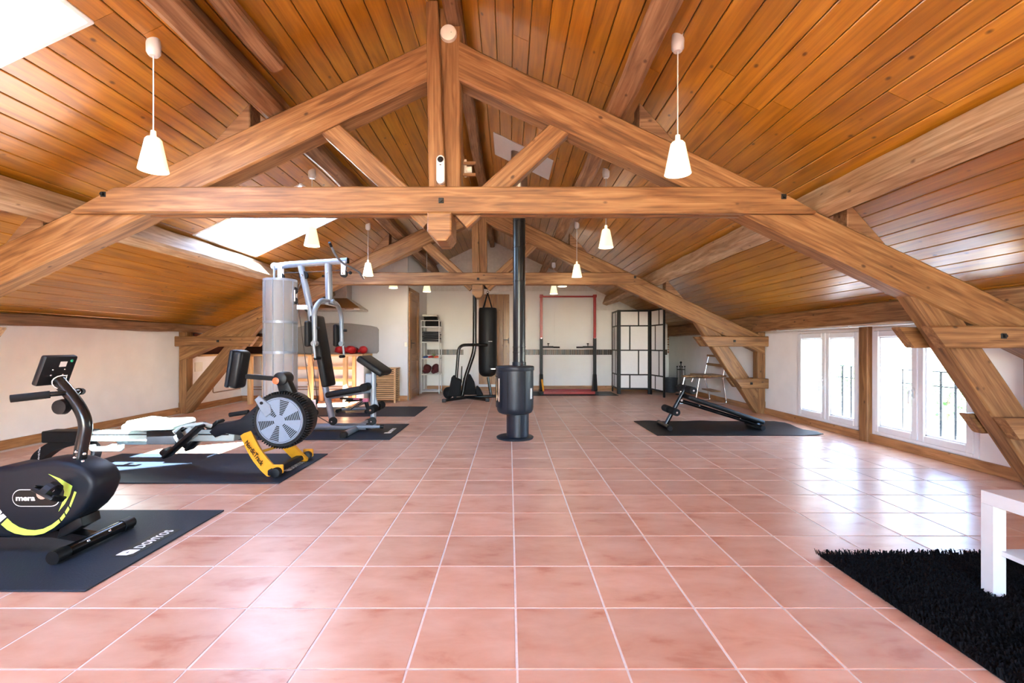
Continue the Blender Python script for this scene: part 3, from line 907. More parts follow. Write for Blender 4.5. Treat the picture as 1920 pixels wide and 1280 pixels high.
for top in (1, 0):
    gg = [[None] * (ny + 1) for _ in range(nx + 1)]
    for i in range(nx + 1):
        for j in range(ny + 1):
            x = 1.60 + 1.80 * i / nx; y = 5.106 + .96 * j / ny
            lift = max(0, (i / nx - .86) / .14) ** 2 * .022 * (.5 + .5 * math.sin(j * 1.3 + .5)) + max(0, j / ny - .85) * .05 * max(0, math.sin(i * .55))
            gg[i][j] = m.b.verts.new((x, y, .0008 + lift + (.007 if top else 0)))
    for i in range(nx):
        for j in range(ny):
            m.b.faces.new((gg[i][j], gg[i + 1][j], gg[i + 1][j + 1], gg[i][j + 1]))
    if top: tg = gg
    else:
        ring = [(i, 0) for i in range(nx)] + [(nx, j) for j in range(ny)] + [(i, ny) for i in range(nx, 0, -1)] + [(0, j) for j in range(ny, 0, -1)]
        for (a, b_), (c_, d_) in zip(ring, ring[1:] + ring[:1]): m.b.faces.new((tg[a][b_], tg[c_][d_], gg[c_][d_], gg[a][b_]))
m.build('sheet', M_YOGA, sm, 40)

# ================================================================== exercise bike (faces +X, stands on its mat)
MZ = .0095
bike = empty('exercise_bike', (-2.45, 2.30, MZ), 'black exercise bike with lime stripes and round flywheel housing', 'exercise bike')
N0 = 2.205
def B(u, v, d=N0):           # u, v measured on the side of the housing
    return W(u / 6.4, 860 + v / 6.4, d)
def bxz(pts, d=N0): return [(B(u, v, d).x, B(u, v, d).z) for u, v in pts]
outline = [(-560, 560), (-540, 380), (-420, 250), (-200, 140), (0, 190 - 95), (140, 100), (300, 58), (470, 30), (640, 26), (800, 48), (960, 105), (1060, 170), (1120, 260), (1130, 340), (1095, 450), (1040, 560), (960, 660), (860, 740), (760, 800), (640, 870), (500, 930), (330, 960), (120, 960), (-120, 940), (-330, 880), (-480, 760)]
MB().prism(bxz(outline), 'Y', N0, N0 + .17, .028, 3).build('housing', M_NAVY, bike, 35)
# raised shoulder over the flywheel and the drum at the front
c0 = B(1000, 330, 2.29)
MB().lathe([(.06, -.062), (.088, -.055), (.092, 0), (.088, .055), (.06, .062)], (c0.x - .055, 2.29, c0.z), 'Y', 24).build('front_drum', M_BLACK, bike, 40)
def decal(pts, mat, name='stripe', t=.0016): MB().prism(bxz(pts), 'Y', N0 - t, N0 + .004).build(name, mat, bike)
decal([(15, 785), (90, 850), (180, 893), (300, 915), (420, 915), (530, 893), (640, 830), (722, 762), (708, 725), (620, 790), (520, 838), (420, 855), (330, 848), (230, 818), (150, 770), (90, 712)], M_LIME)
decal([(722, 712), (770, 650), (785, 690), (740, 745)], M_LIME)
decal([(782, 635), (820, 570), (835, 605), (797, 665)], M_LIME)
decal([(835, 560), (895, 388), (920, 400), (850, 580)], M_LIME)
decal([(583, 180), (720, 235), (870, 325), (842, 430), (780, 540), (705, 630), (755, 510), (776, 390), (750, 310), (690, 250)], M_LIME)
decal([(-60, 640), (-5, 600), (25, 640), (-15, 690)], M_PRINT)
decal([(-50, 700), (40, 658), (78, 695), (0, 760)], M_PRINT)
pill = [(-0, 0)] * 0
for k in range(13): a = math.pi / 2 + math.pi * k / 12; pill.append((250 + 100 * math.cos(a), 468 - 102 * math.sin(a)))
for k in range(13): a = -math.pi / 2 + math.pi * k / 12; pill.append((620 + 100 * math.cos(a), 468 - 102 * math.sin(a)))
decal(pill, M_PRINT, 'badge_rim', .0012)
cxp, cyp = 435, 468
decal([(cxp + (u - cxp) * .972, cyp + (v - cyp) * .93) for u, v in pill], M_INK, 'badge', .0022)
o0 = B(186, 500, N0 - .003)
text('lettering', 'mera', M_PRINT, bike, (o0.x, N0 - .0026, o0.z), (1, 0, 0), (0, 0, 1), .034, .0006, spacing=.92, bold=.0008, width=B(424, 0).x - o0.x)
# rails, stabilisers and feet
xs = -2.02
zr = MZ + .030
st_ = MB().tube([(xs, 2.10, zr), (xs, 2.50, zr)], .027, 14).build('front_stabiliser', M_BLACKGLOSS, bike, 40)
for y in (2.10, 2.47): MB().tube([(xs, y - .014, zr), (xs, y + .05, zr)], .0305, 14).box(xs - .02, xs + .02, y - .005, y + .045, MZ + .0005, MZ + .012).build('end_cap', M_BLACK, st_, 40)
for y in (2.24, 2.36): MB().ball((xs + .022, y, zr + .014), .008).build('bolt', M_CHROME, st_, 40)
st_ = MB().tube([(-2.95, 2.08, zr), (-2.95, 2.52, zr)], .027, 14).build('rear_stabiliser', M_BLACKGLOSS, bike, 40)
for y in (2.08, 2.49): MB().tube([(-2.95, y - .014, zr), (-2.95, y + .045, zr)], .0305, 14).box(-2.97, -2.93, y - .005, y + .04, MZ + .0005, MZ + .012).build('end_cap', M_BLACK, st_, 40)
MB().sweep([(-2.95, 2.30, zr), (-2.7, 2.30, zr + .035), (-2.2, 2.30, zr + .035), (xs, 2.30, zr + .004)], (0, 1, 0), .06, .035).build('bottom_rail', M_BLACKGLOSS, bike)
MB().prism(bxz([(730, 800), (900, 690), (990, 700), (1010, 800), (780, 930), (690, 950)], 2.25), 'Y', 2.24, 2.35, .012, 2).build('front_bracket', M_BLACK, bike, 35)
# handlebar post
post = [W(147, 880, 2.29), W(150, 855, 2.29), W(156, 825, 2.29), W(161, 800, 2.29), W(158, 782, 2.29), W(149, 763, 2.29), W(134, 742, 2.29), W(117, 722, 2.29), W(97, 700, 2.29)]
MB().tube(bend(post, .05, 4), .0275, 16).build('handlebar_post', M_BLACKGLOSS, bike, 40)
MB().lathe([(.040, 0), (.043, .01), (.043, .05), (.034, .06)], B(930, 100, 2.29) - Vector((0, 0, .025)), 'Z', 20).build('post_collar', M_BLACK, bike, 40)
for px, py in ((143, 847), (158, 851), (140, 858), (155, 865)): MB().ball(W(px, py, 2.262), .008).build('bolt', M_CHROME, bike, 40)
hb = MB().tube(bend([(-2.262, 2.145, .738), (-2.20, 2.20, .748), (-2.135, 2.25, .752), (-2.135, 2.34, .752), (-2.20, 2.40, .748), (-2.245, 2.475, .738)], .03), .012, 10).build('handlebar', M_BLACKGLOSS, bike, 40)
MB().tube([(-2.265, 2.142, .738), (-2.165, 2.225, .749)], .0175, 12).build('grip', M_FOAM, hb, 40)
MB().tube([(-2.165, 2.37, .749), (-2.248, 2.48, .738)], .0175, 12).build('grip', M_FOAM, hb, 40)
k0 = W(120, 762, 2.25)
MB().lathe([(.012, 0), (.034, .004), (.038, .03), (.030, .044)], (k0.x - .03, 2.25, k0.z - .004), 'Y', 18).build('tension_knob', M_BLACK, bike, 40)
rot = Matrix.Rotation(R(20), 3, 'Y')
con = MB().obox((-2.185, 2.272, .862), (.030, .165, .150), rot, .010, 2).build('console', M_BLACK, bike, 40)
fx = rot @ Vector((1, 0, 0)); up = rot @ Vector((0, 0, 1))
pc = Vector((-2.185, 2.272, .862))
MB().obox(pc + fx * .0155 + up * .035 + Vector((0, .012, 0)), (.002, .034, .026), rot).build('rating_label', M_PRINT, con)
MB().ball(pc + fx * .015 + up * .052 + Vector((0, .052, 0)), (.003, .008, .008)).build('button', M_GREENLED, con, 40)
for sy, sz in ((-.03, .028), (.03, .0), (-.03, 0), (.03, .028)): MB().ball(pc + fx * .015 + up * (sz - .02) + Vector((0, sy, 0)), (.003, .004, .004)).build('screw', M_CHROME, con, 40)
cb = [pc + fx * .018 + Vector((.03 * math.sin(a) * .4, .034 * math.cos(a), -.045 + .034 * math.sin(a))) + fx * .028 * (1 - abs(math.cos(a))) for a in [math.pi * 2 * k / 16 for k in range(-3, 12)]]
MB().tube(cb, .0022, 6).build('console_cable', M_PRINT, con, 60)
# cranks and pedals
cr0 = B(560, 400, N0 - .012)
crank = MB().cyl((cr0.x, N0 - .035, cr0.z), (cr0.x, N0 + .01, cr0.z), .026).beam((cr0.x, N0 - .03, cr0.z), (cr0.x + .035, N0 - .03, cr0.z - .10 + .09), .014, .028).build('crank', M_CHROME, bike, 40)
def pedal(c, rot):
    p = MB().obox(c, (.105, .085, .018), rot, .006, 2)
    p.obox(c + rot @ Vector((.046, 0, .012)), (.014, .085, .014), rot, .004); p.obox(c + rot @ Vector((-.046, 0, .012)), (.014, .085, .014), rot, .004)
    po = p.build('pedal', M_BLACK, bike, 40)
    pts = [c + rot @ Vector((.018 * 0, -.045 * math.cos(a), .052 * math.sin(a) + .004)) for a in [math.pi * k / 10 for k in range(11)]]
    MB().sweep(pts, rot @ Vector((1, 0, 0)), .030, .003).build('strap', M_BLACK, po)
    MB().obox(c + rot @ Vector((-.054, -.01, .004)), (.004, .03, .011), rot, .001).build('reflector', M_PRINT, po)
pedal(B(575, 430, 2.115), Matrix.Rotation(R(28), 3, 'Y') @ Matrix.Rotation(R(-25), 3, 'X'))
pedal(Vector((cr0.x - .03, 2.46, cr0.z + .05)), Matrix.Rotation(R(-15), 3, 'Y'))
MB().beam((cr0.x, 2.385, cr0.z), (cr0.x - .03, 2.395, cr0.z + .05), .014, .026).build('crank', M_CHROME, bike)
# seat post and saddle (beyond the picture's edge)
MB().tube([(-2.66, 2.30, .36), (-2.78, 2.30, .70)], [.034, .028], 14).build('seat_post', M_BLACKGLOSS, bike, 40)
sd = MB().ball((-2.80, 2.30, .735), (.135, .115, .045)); sd.ball((-2.66, 2.30, .728), (.11, .045, .036)); sd.build('saddle', M_VINYL, bike, 50)
MB().lathe([(.016, 0), (.024, .006), (.024, .03)], (-2.70, 2.22, .47), 'Y', 14).build('seat_knob', M_BLACK, bike, 40)

# ================================================================== rowing machine (rail along X)
row = empty('rowing_machine', (-2.4, 3.75, MZ), 'rowing machine with grey flywheel and yellow front legs', 'rowing machine')
def Q(u, v, d): return W(320 + u / 5.333, 680 + v / 5.333, d)
FD = 3.64
fc = Q(1087, 578, FD)
fx0, fz0 = fc.x, fc.z
MB().lathe([(.02, 0), (.176, 0), (.180, .006), (.180, .02)], (fx0, FD, fz0), 'Y', 48).build('flywheel_cover', M_GREYDISC, row, 30)
MB().lathe([(.182, .012), (.202, .010), (.207, .03), (.207, .215), (.195, .232), (.05, .236)], (fx0, FD, fz0), 'Y', 48, cap=False).build('flywheel_drum', M_BLACK, row, 30)
tb = MB()
for k in range(66):
    a = 2 * math.pi * k / 66
    rm = Matrix.Rotation(-a, 3, 'Y')
    tb.obox(Vector((fx0, FD + .065, fz0)) + rm @ Vector((.208, 0, 0)), (.030, .095, .0085), rm, .002)
tag(tb.build('cooling_fins', M_BLACK, row), kind='stuff')
slots = MB()
for s in range(6):
    a0 = R(15 + 60 * s)
    for k in range(9):
        r = .048 + .0132 * k
        hw = .0115 + .0030 * k
        rm = Matrix.Rotation(-a0, 3, 'Y')
        slots.obox(Vector((fx0, FD - .0004, fz0)) + rm @ Vector((r, 0, 0)), (.0072, .004, 2 * hw), rm, 0)
tag(slots.build('vent_slots', M_INK, row), kind='stuff')
MB().ring((fx0, FD + .002, fz0), .168, .0025, 'Y', 48, 6).build('cover_groove', M_BLACK, row, 40)
br = [(845, 365), (885, 330), (1000, 420), (1012, 500), (955, 540), (905, 470)]
MB().prism([(Q(u, v, FD).x, Q(u, v, FD).z) for u, v in br], 'Y', FD - .012, FD + .012, .003).build('cover_bracket', M_GREYPAINT, row)
h0 = Q(908, 402, FD - .013)
MB().cyl((h0.x, FD - .018, h0.z), (h0.x, FD - .008, h0.z), .012).build('bolt', M_BLACK, row, 40)
# neck between rail and flywheel
nk = [(390, 690), (470, 610), (600, 590), (700, 560), (800, 480), (870, 420), (960, 500), (900, 720), (700, 725), (560, 705), (450, 745)]
MB().prism([(Q(u, v, 3.70).x, Q(u, v, 3.70).z) for u, v in nk], 'Y', 3.685, 3.82, .012, 2).build('neck', M_NAVY, row, 35)
MB().tube([Q(590, 520, 3.70), Q(780, 490, 3.70)], .017, 12).build('pull_handle', M_FOAM, row, 40)
# head with console arm
MB().prism([(Q(u, v, 3.75).x, Q(u, v, 3.75).z) for u, v in ((1080, 200), (1190, 170), (1245, 300), (1110, 320))], 'Y', 3.71, 3.80, .010, 2).build('console_mast', M_BLACK, row, 35)
j0 = Q(1130, 155, 3.75)
MB().lathe([(.03, -.075), (.052, -.065), (.056, 0), (.052, .065), (.03, .075)], (j0.x, 3.75, j0.z), 'Y', 22).build('console_joint', M_BLACK, row, 40)
bt = Q(1065, 178, 3.70)
MB().lathe([(.010, -.030), (.026, -.026), (.029, -.006), (.029, .02)], (bt.x, 3.70, bt.z), 'Y', 18).build('release_button', M_ORANGE, row, 40)
MB().beam(Q(760, 135, 3.75), Q(1090, 160, 3.75), .05, .036, .006).build('console_arm', M_BLACK, row)
ca, cb_ = Q(680, 20, 3.75), Q(690, 250, 3.75)
rot = Matrix.Rotation(R(9), 3, 'Y')
cc = Vector(((ca.x + cb_.x) / 2 - .005, 3.76, W(0, 692, 3.75).z))
cs = MB().obox(cc, (.085, .15, .305), rot, .030, 3).build('console', M_BLACK, row, 40)
MB().obox(cc + rot @ Vector((-.040, 0, 0)), (.035, .165, .30), rot, .016, 3).build('screen_bezel', M_NAVY, cs, 40)
MB().obox(cc + rot @ Vector((-.058, 0, .01)), (.002, .13, .21), rot).build('screen', M_LENS, cs)
# legs
l1 = [Q(757, 700, 3.70), Q(800, 800, 3.66), Q(870, 930, 3.60), Q(960, 1040, 3.55), Q(1030, 1100, 3.52)]
lp = bend(l1, .05, 3)
ft_ = MB().sweep(lp, (1, 0, .35), .088, .03).build('leg', M_YELLOW, row, 40)
l2 = [Q(1150, 800, 3.84), Q(1230, 890, 3.90), Q(1330, 985, 3.97)]
MB().sweep(bend(l2, .05, 3), (1, 0, .35), .088, .03).build('leg', M_YELLOW, row, 40)
MB().tube([Q(900, 890, 3.62), Q(1060, 840, 3.84)], .011, 8).build('leg_brace', M_YELLOW, row, 40)
fxa, fya = Q(1075, 1110, 3.50), Q(1365, 965, 4.0)
MB().beam((fxa.x - .035, 3.46, MZ + .035), (fya.x - .03, 4.02, MZ + .035), .055, .045, .008).build('front_foot', M_NAVY, row)
for p, y in ((fxa, 3.47), (fya, 4.0)):
    MB().lathe([(.012, -.026), (.034, -.022), (.036, 0), (.034, .022), (.012, .026)], (p.x, y, MZ + .037), 'Y', 20).build('transport_wheel', M_BLACK, row, 40)
    MB().box(p.x - .05, p.x + .035, y + .028, y + .05, MZ + .02, MZ + .085, .006).build('wheel_bracket', M_YELLOW, row)
# lettering down the near leg
a_, b_ = Q(772, 775, 3.655), Q(935, 1000, 3.555)
dirv = (b_ - a_)
nrm = Vector((0, -1, 0))
upv = nrm.cross(dirv.normalized()) * -1
if upv.x < 0: upv = -upv
lo = a_ - upv.normalized() * .022 + Vector((0, -.022, 0))
text('lettering', 'NordicTrack', M_INK, row, lo, dirv, upv, .050, .0008, bold=.0008, width=dirv.length)
# seat rail, seat, foot plates, rear leg
ZR = .272
rl = MB().box(-3.62, -2.16, 3.70, 3.80, ZR - .045, ZR + .03, .006).build('rail', M_MINT, row)
MB().box(-3.60, -2.20, 3.692, 3.808, ZR + .006, ZR + .014).build('rail_track', M_BLACK, rl)
MB().box(-3.66, -3.30, 3.685, 3.815, ZR - .055, ZR + .035, .008).build('rail_end', M_BLACK, row)
rear = bend([(-3.42, 3.75, ZR - .04), (-3.60, 3.75, ZR - .08), (-3.72, 3.75, .10), (-3.74, 3.75, MZ + .014)], .08)
MB().sweep(rear, (1, 0, 0), .075, .09).build('rear_leg', M_BLACK, row, 40)
MB().sweep(bend([(-3.36, 3.75, ZR - .04), (-3.27, 3.75, .16), (-3.30, 3.75, .06)], .06), (1, 0, 0), .03, .07).build('rear_brace', M_BLACK, row, 40)
MB().beam((-3.74, 3.52, MZ + .02), (-3.74, 3.98, MZ + .02), .07, .038, .008).build('rear_foot', M_BLACK, row)
text('lettering', 'NordicTrack', M_PRINT, row, (-3.690, 3.703, .075), (.12, 0, 1), (-1, 0, .12), .021, .0005)
car = MB().box(-2.83, -2.60, 3.675, 3.825, ZR - .065, ZR + .045, .010, 2).build('seat_carriage', M_BLACK, row, 35)
sp = MB()
sp.obox((-2.775, 3.75, ZR + .082), (.40, .30, .062), Matrix.Rotation(R(-2), 3, 'Y'), .028, 3)
sp.obox((-2.87, 3.75, ZR + .103), (.15, .28, .042), Matrix.Rotation(R(6), 3, 'Y'), .02, 3)
sp.build('seat', M_MINT, row, 50)
for sy in (-1, 1):
    y = 3.75 + sy * .125
    MB().tube(bend([(-3.20, y, .215), (-3.20, y, .185), (-2.98, y, .185), (-2.98, y, .215)], .025), .020, 10).build('side_grip', M_MINT, row, 40)
    MB().beam((-3.09, 3.75 + sy * .05, .20), (-3.09, y, .19), .04, .02).build('grip_bracket', M_MINT, row)
    # foot rest
    r_ = Matrix.Rotation(R(-42), 3, 'Y')
    c_ = Vector((-2.50, 3.75 + sy * .125, .245))
    fp_ = MB().obox(c_, (.36, .105, .028), r_, .010, 2).build('foot_plate', M_BLACK, row, 35)
    MB().obox(c_ + r_ @ Vector((-.15, 0, .03)), (.05, .10, .045), r_, .012, 2).build('heel_cup', M_BLACK, fp_, 35)
    pts = [c_ + r_ @ Vector((.04, -.055 * math.cos(a), .075 * math.sin(a) + .012)) for a in [math.pi * k / 8 for k in range(9)]]
    MB().sweep(pts, r_ @ Vector((1, 0, 0)), .045, .004).build('strap', M_FOAM, fp_, 50)
MB().tube(bend([(-2.56, 3.60, .315), (-2.52, 3.66, .355), (-2.40, 3.70, .365), (-2.36, 3.74, .34)], .04), .016, 8).build('handle_hook', M_MINT, row, 40)
MB().obox((-2.52, 3.68, .275), (.16, .05, .09), Matrix.Rotation(R(-30), 3, 'Y'), .015, 2).build('foot_guard', M_MINT, row, 40)

# ================================================================== multi gym
gym = empty('weight_machine', (-2.2, 5.36, MZ), 'silver multi gym with caged weight stack and black pads', 'weight machine')
GY = 5.36
def G(px, py, d=GY): return W(px, py, d)
def T(name, pts, r, mat=M_GREYPAINT, rad=.05, n=12, parent=None): return MB().tube(bend(pts, rad), r, n).build(name, mat, parent or gym, 40)
zb = MZ + .028
T('base_beam', [(-2.95, GY, zb + .02), (-1.62, GY, zb + .02)], .038)
T('front_foot', [(-1.74, 4.95, zb), (-1.74, 5.80, zb)], .034)
for y in (4.93, 5.77): MB().tube([(-1.74, y, zb + .001), (-1.74, y + .055, zb + .001)], .0375, 14).build('end_cap', M_BLACK, gym, 40)
T('rear_foot', [(-2.86, 4.95, zb), (-2.86, 5.80, zb)], .034)
for y in (4.93, 5.77): MB().tube([(-2.86, y, zb + .001), (-2.86, y + .055, zb + .001)], .0375, 14).build('end_cap', M_GREYDISC, gym, 40)
MB().tube([(-1.62, GY, zb + .02), (-1.60, GY, zb + .02)], .040, 14).build('end_cap', M_BLACK, gym, 40)
# leaning mast and top beam
T('mast', [(-1.995, GY, .07), (-2.09, GY, .50), (-2.27, GY, 1.44), (-2.365, GY, 1.88)], .036, rad=.3)
zt = 1.905
T('top_beam', [(-2.665, GY, zt - .03), (-2.52, GY, zt - .012), (-1.835, GY, zt + .035)], .036, rad=.2)
MB().ball((-2.665, GY, zt - .03), .043).build('end_cap', M_GREYDISC, gym, 50)
MB().box(-1.84, -1.825, GY - .03, GY + .03, zt + .005, zt + .065, .005).build('end_cap', M_BLACK, gym)
T('front_hanger', [(-2.055, GY, zt), (-2.045, GY, 1.47)], .040)
for x, z in ((-2.05, 1.80), (-2.335, 1.76)): MB().ball((x, GY - .042, z), .009).build('bolt', M_CHROME, gym, 40)
def pulley(x, z, y=GY - .012, r=.042, br=None):
    MB().lathe([(.010, -.014), (r, -.013), (r * .88, 0), (r, .013), (.010, .014)], (x, y, z), 'Y', 20).build('pulley', M_BLACK, gym, 40)
    MB().cyl((x, y - .045, z), (x, y + .045, z), .007, 8).build('axle', M_CHROME, gym, 40)
def bracket(x, z0, z1, y=GY - .012, w=.05):
    for s in (-1, 1): MB().box(x - w / 2, x + w / 2, y + s * .024 - .0025, y + s * .024 + .0025, z0, z1, .002).build('pulley_bracket', M_PRINT, gym)
bracket(-2.59, 1.74, 1.87); pulley(-2.59, 1.755)
bracket(-1.875, 1.775, 1.93); pulley(-1.875, 1.79)
bracket(-2.44, 1.475, 1.605); pulley(-2.44, 1.60); pulley(-2.44, 1.485)
pulley(-2.33, 1.77, r=.05)
for s in (-1, 1): MB().box(-2.40, -2.27, GY + s * .03 - .003, GY + s * .03 + .003, 1.385, 1.435, .002).build('pulley_bracket', M_PRINT, gym)
pulley(-2.275, 1.40, r=.045)
# lat bar
T('lat_bar', [(-1.86, 4.90, 2.03), (-1.845, 5.02, 1.93), (-1.84, 5.22, 1.885), (-1.84, 5.50, 1.885), (-1.845, 5.80, 1.88), (-1.86, 6.02, 1.83)], .012, M_GREYPAINT, .06, 8)
MB().tube([(-1.862, 4.885, 2.045), (-1.858, 4.925, 2.01)], .0145, 10).build('end_cap', M_BLACK, gym, 40)
MB().ball((-1.80, GY - .02, 1.80), .02).cyl((-1.86, GY - .02, 1.80), (-1.80, GY - .02, 1.80), .006, 8).build('cable_stop', M_BLACK, gym, 40)
# weight stack in its cage
sx, sr = -2.60, .175
MB().lathe([(sr, .05), (sr, 1.70)], (sx, GY, 0), 'Z', 30, cap=False).build('stack_shroud', M_SHROUD, gym, 60)
MB().lathe([(.02, 1.70), (sr + .004, 1.70), (sr + .004, 1.725), (.02, 1.725)], (sx, GY, 0), 'Z', 30).build('shroud_lid', M_GREYPAINT, gym, 40)
for z in (1.24, .90, .09): MB().lathe([(sr + .001, z - .014), (sr + .006, z - .014), (sr + .006, z + .014), (sr + .001, z + .014)], (sx, GY, 0), 'Z', 30, cap=False).build('shroud_band', M_GREYPAINT, gym, 40)
for k in range(10):
    a = 2 * math.pi * (k + .5) / 10
    MB().tube([(sx + sr * math.cos(a), GY + sr * math.sin(a), .05), (sx + sr * math.cos(a), GY + sr * math.sin(a), 1.71)], .007, 6).build('cage_bar', M_GREYPAINT, gym, 40)
for dy in (-.08, .08): T('guide_rod', [(sx - .03, GY + dy, .05), (sx - .03, GY + dy, 1.87)], .012, M_GREYPAINT, n=8)
for k in range(9): MB().box(sx - .09, sx + .06, GY - .13, GY + .13, .10 + k * .045, .141 + k * .045, .004).build('weight_plate', M_GREYDISC, gym)
# press arms
for s in (-1, 1):
    y = GY + s * .40
    T('press_arm', [(-2.045, GY + s * .02, 1.475), (-2.045, GY + s * .24, 1.475), (-2.050, y, 1.36), (-2.045, y, 1.00)], .026, rad=.17)
    MB().cyl((-2.045, y - .035, 1.00), (-2.045, y + .035, 1.00), .030, 16).build('arm_pivot', M_GREYPAINT, gym, 40)
    T('press_handle', [(-2.045, y + s * .03, 1.00), (-2.03, y + s * .03, .88), (-2.03, y + s * .03, .85)], .014)
    MB().tube([(-2.03, y + s * .03, .845), (-2.03, y - s * .09, .845)], .019, 12).build('grip', M_FOAM, gym, 40)
    MB().obox((-2.105, y, 1.10), (.055, .14, .27), None, .022, 3).build('arm_pad', M_VINYL, gym, 40)
    MB().cyl((-2.02, y, 1.16), (-1.985, y, 1.16), .016, 10).build('pad_knob', M_BLACK, gym, 40)
T('arm_bar', [(-2.15, GY, 1.475), (-1.99, GY, 1.475)], .03)
for x in (-2.02,): MB().box(x - .02, x + .02, GY - .14, GY + .14, 1.43, 1.455, .004).build('arm_plate', M_GREYPAINT, gym)
# pads
def rotY(p0, p1): 
    d = (Vector(p1) - Vector(p0)).normalized(); return Matrix((d.cross(Vector((0, 1, 0))), Vector((0, 1, 0)), d)).transposed() if False else None
def pad(name, p0, p1, wid, th, bev=.025):
    p0, p1 = Vector(p0), Vector(p1)
    z = (p1 - p0).normalized(); y = Vector((0, 1, 0)); x = y.cross(z)
    MB().obox((p0 + p1) / 2, (th, wid, (p1 - p0).length), Matrix((x, y, z)).transposed(), bev, 3).build(name, M_VINYL, gym, 40)
pad('backrest', G(617, 724), G(594, 592), .27, .075)
pad('seat', G(618, 739), G(692, 726), .30, .065)
MB().tube([(-1.60, GY - .19, .515), (-1.60, GY + .19, .515)], .045, 16).build('thigh_roller', M_FOAM, gym, 40)
T('seat_tube', [(-2.03, GY, .40), (-1.56, GY, .475)], .030)
T('front_post', [(-1.545, GY, .04), (-1.545, GY, .66)], .034)
MB().box(-1.63, -1.53, GY - .03, GY + .03, .55, .66, .01).build('post_bracket', M_GREYPAINT, gym)
pa, pb = G(672, 668), G(717, 697)
pad('arm_curl_pad', (pa.x + .05, GY, pa.z - .01), (pb.x + .05, GY, pb.z - .02), .42, .075)
T('curl_pad_post', [(-1.545, GY, .62), (-1.545, GY, .74)], .024)
for s in (-1, 1): MB().tube([(-1.51, GY + s * .06, .275), (-1.51, GY + s * .23, .275)], .045, 16).build('leg_roller', M_FOAM, gym, 40)
T('roller_bar', [(-1.51, GY - .24, .275), (-1.51, GY + .24, .275)], .012, M_CHROME, n=8)
T('leg_lever', [(-1.555, GY, .48), (-1.50, GY, .28)], .02)
T('push_tube', [(-1.70, GY - .06, zb + .03), (-1.42, GY - .06, zb + .03)], .018)
MB().tube([(-1.45, GY - .06, zb + .03), (-1.41, GY - .06, zb + .03)], .022, 12).build('end_cap', M_BLACK, gym, 40)
pulley(-1.98, .13, GY - .06, .045); pulley(-1.54, .13, GY - .06, .045); pulley(-2.20, .22, GY - .03, .04); pulley(-2.20, .34, GY - .03, .035)
for s in (-1, 1): MB().box(-2.225, -2.175, GY - .03 + s * .022 - .002, GY - .03 + s * .022 + .002, .20, .37, .002).build('pulley_bracket', M_PRINT, gym)
cab = [[(-2.59, GY, 1.755), (-2.60, GY, .55)], [(-2.55, GY, 1.80), (-1.90, GY, 1.83)], [(-2.40, GY - .01, 1.485), (-2.235, GY - .03, .30)], [(-2.36, GY - .01, 1.70), (-2.40, GY - .01, 1.60)], [(-2.30, GY - .01, 1.40), (-2.165, GY - .03, .34)], [(-2.20, GY - .03, .20), (-1.98, GY - .06, .085)], [(-1.98, GY - .06, .085), (-1.54, GY - .06, .085)], [(-1.855, GY - .012, 1.78), (-1.845, GY - .012, 1.88)]]
for p in cab: MB().tube(p, .0048, 6).build('cable', M_CABLE, gym, 60)

# ================================================================== wood stove with flue
stove = empty('wood_stove', (.06, 5.0, 0), 'round charcoal wood stove on pedestal with tall black flue', 'stove')
SC = (.06, 5.0, 0)
MB().lathe([(.01, .0), (.192, .0), (.196, .008), (.196, .016), (.185, .022), (.01, .022)], SC, 'Z', 48).build('base_plate', M_STOVE, stove, 30)
MB().lathe([(.110, .02), (.118, .025), (.118, .27)], (.088, 5.0, 0), 'Z', 40).build('pedestal', M_STOVE, stove, 30)
MB().box(.100, .112, 4.872, 4.884, .025, .27).build('pedestal_seam', M_BLACK, stove)
MB().lathe([(.05, .262), (.150, .262), (.176, .275), (.190, .30), (.195, .33), (.195, .715), (.05, .715)], SC, 'Z', 56).build('body', M_STOVE, stove, 30)
MB().lathe([(.05, .715), (.200, .715), (.203, .722), (.203, .752), (.196, .762), (.05, .762)], SC, 'Z', 56).build('top_plate', M_STOVE, stove, 30)
# curved glazed door on the -X side
def arc(r, z0, z1, a0, a1, t=.006):
    return MB().lathe([(r - t, z0), (r, z0), (r, z1), (r - t, z1), (r - t, z0)], SC, 'Z', 18, cap=False, a0=R(a0), a1=R(a1))
dr = arc(.204, .335, .70, 92, 224).build('door', M_STOVE, stove, 40)
arc(.2065, .385, .655, 104, 208, .003).build('door_glass', M_LENS, dr, 40)
MB().tube([(SC[0] + .222 * math.cos(R(222)), SC[1] + .222 * math.sin(R(222)), .40), (SC[0] + .222 * math.cos(R(222)), SC[1] + .222 * math.sin(R(222)), .64)], .007, 8).build('door_handle', M_CHROME, dr, 40)
MB().box(-.19, -.145, 4.955, 4.985, .726, .738, .003).build('air_lever', M_STEEL, stove)
for a in (246, 300): MB().lathe([(.1955, .30), (.1985, .30), (.1985, .71), (.1955, .71)], SC, 'Z', 2, cap=False, a0=R(a), a1=R(a + 2.2)).build('body_seam', M_BLACK, stove)
MB().lathe([(.1955, .425), (.1972, .425), (.1972, .535), (.1955, .535)], SC, 'Z', 4, cap=False, a0=R(322), a1=R(334)).build('rating_plate', M_STICKER, stove)
PX, PY = .105, 5.06
fz = ceil_z(PX) + .04
MB().lathe([(.066, .755), (.066, 2.42)], (PX, PY, 0), 'Z', 32).build('flue_pipe', M_PIPE, stove, 30)
MB().lathe([(.085, 2.40), (.089, 2.41), (.089, fz)], (PX, PY, 0), 'Z', 32).build('flue_sleeve', M_STEEL, stove, 30)
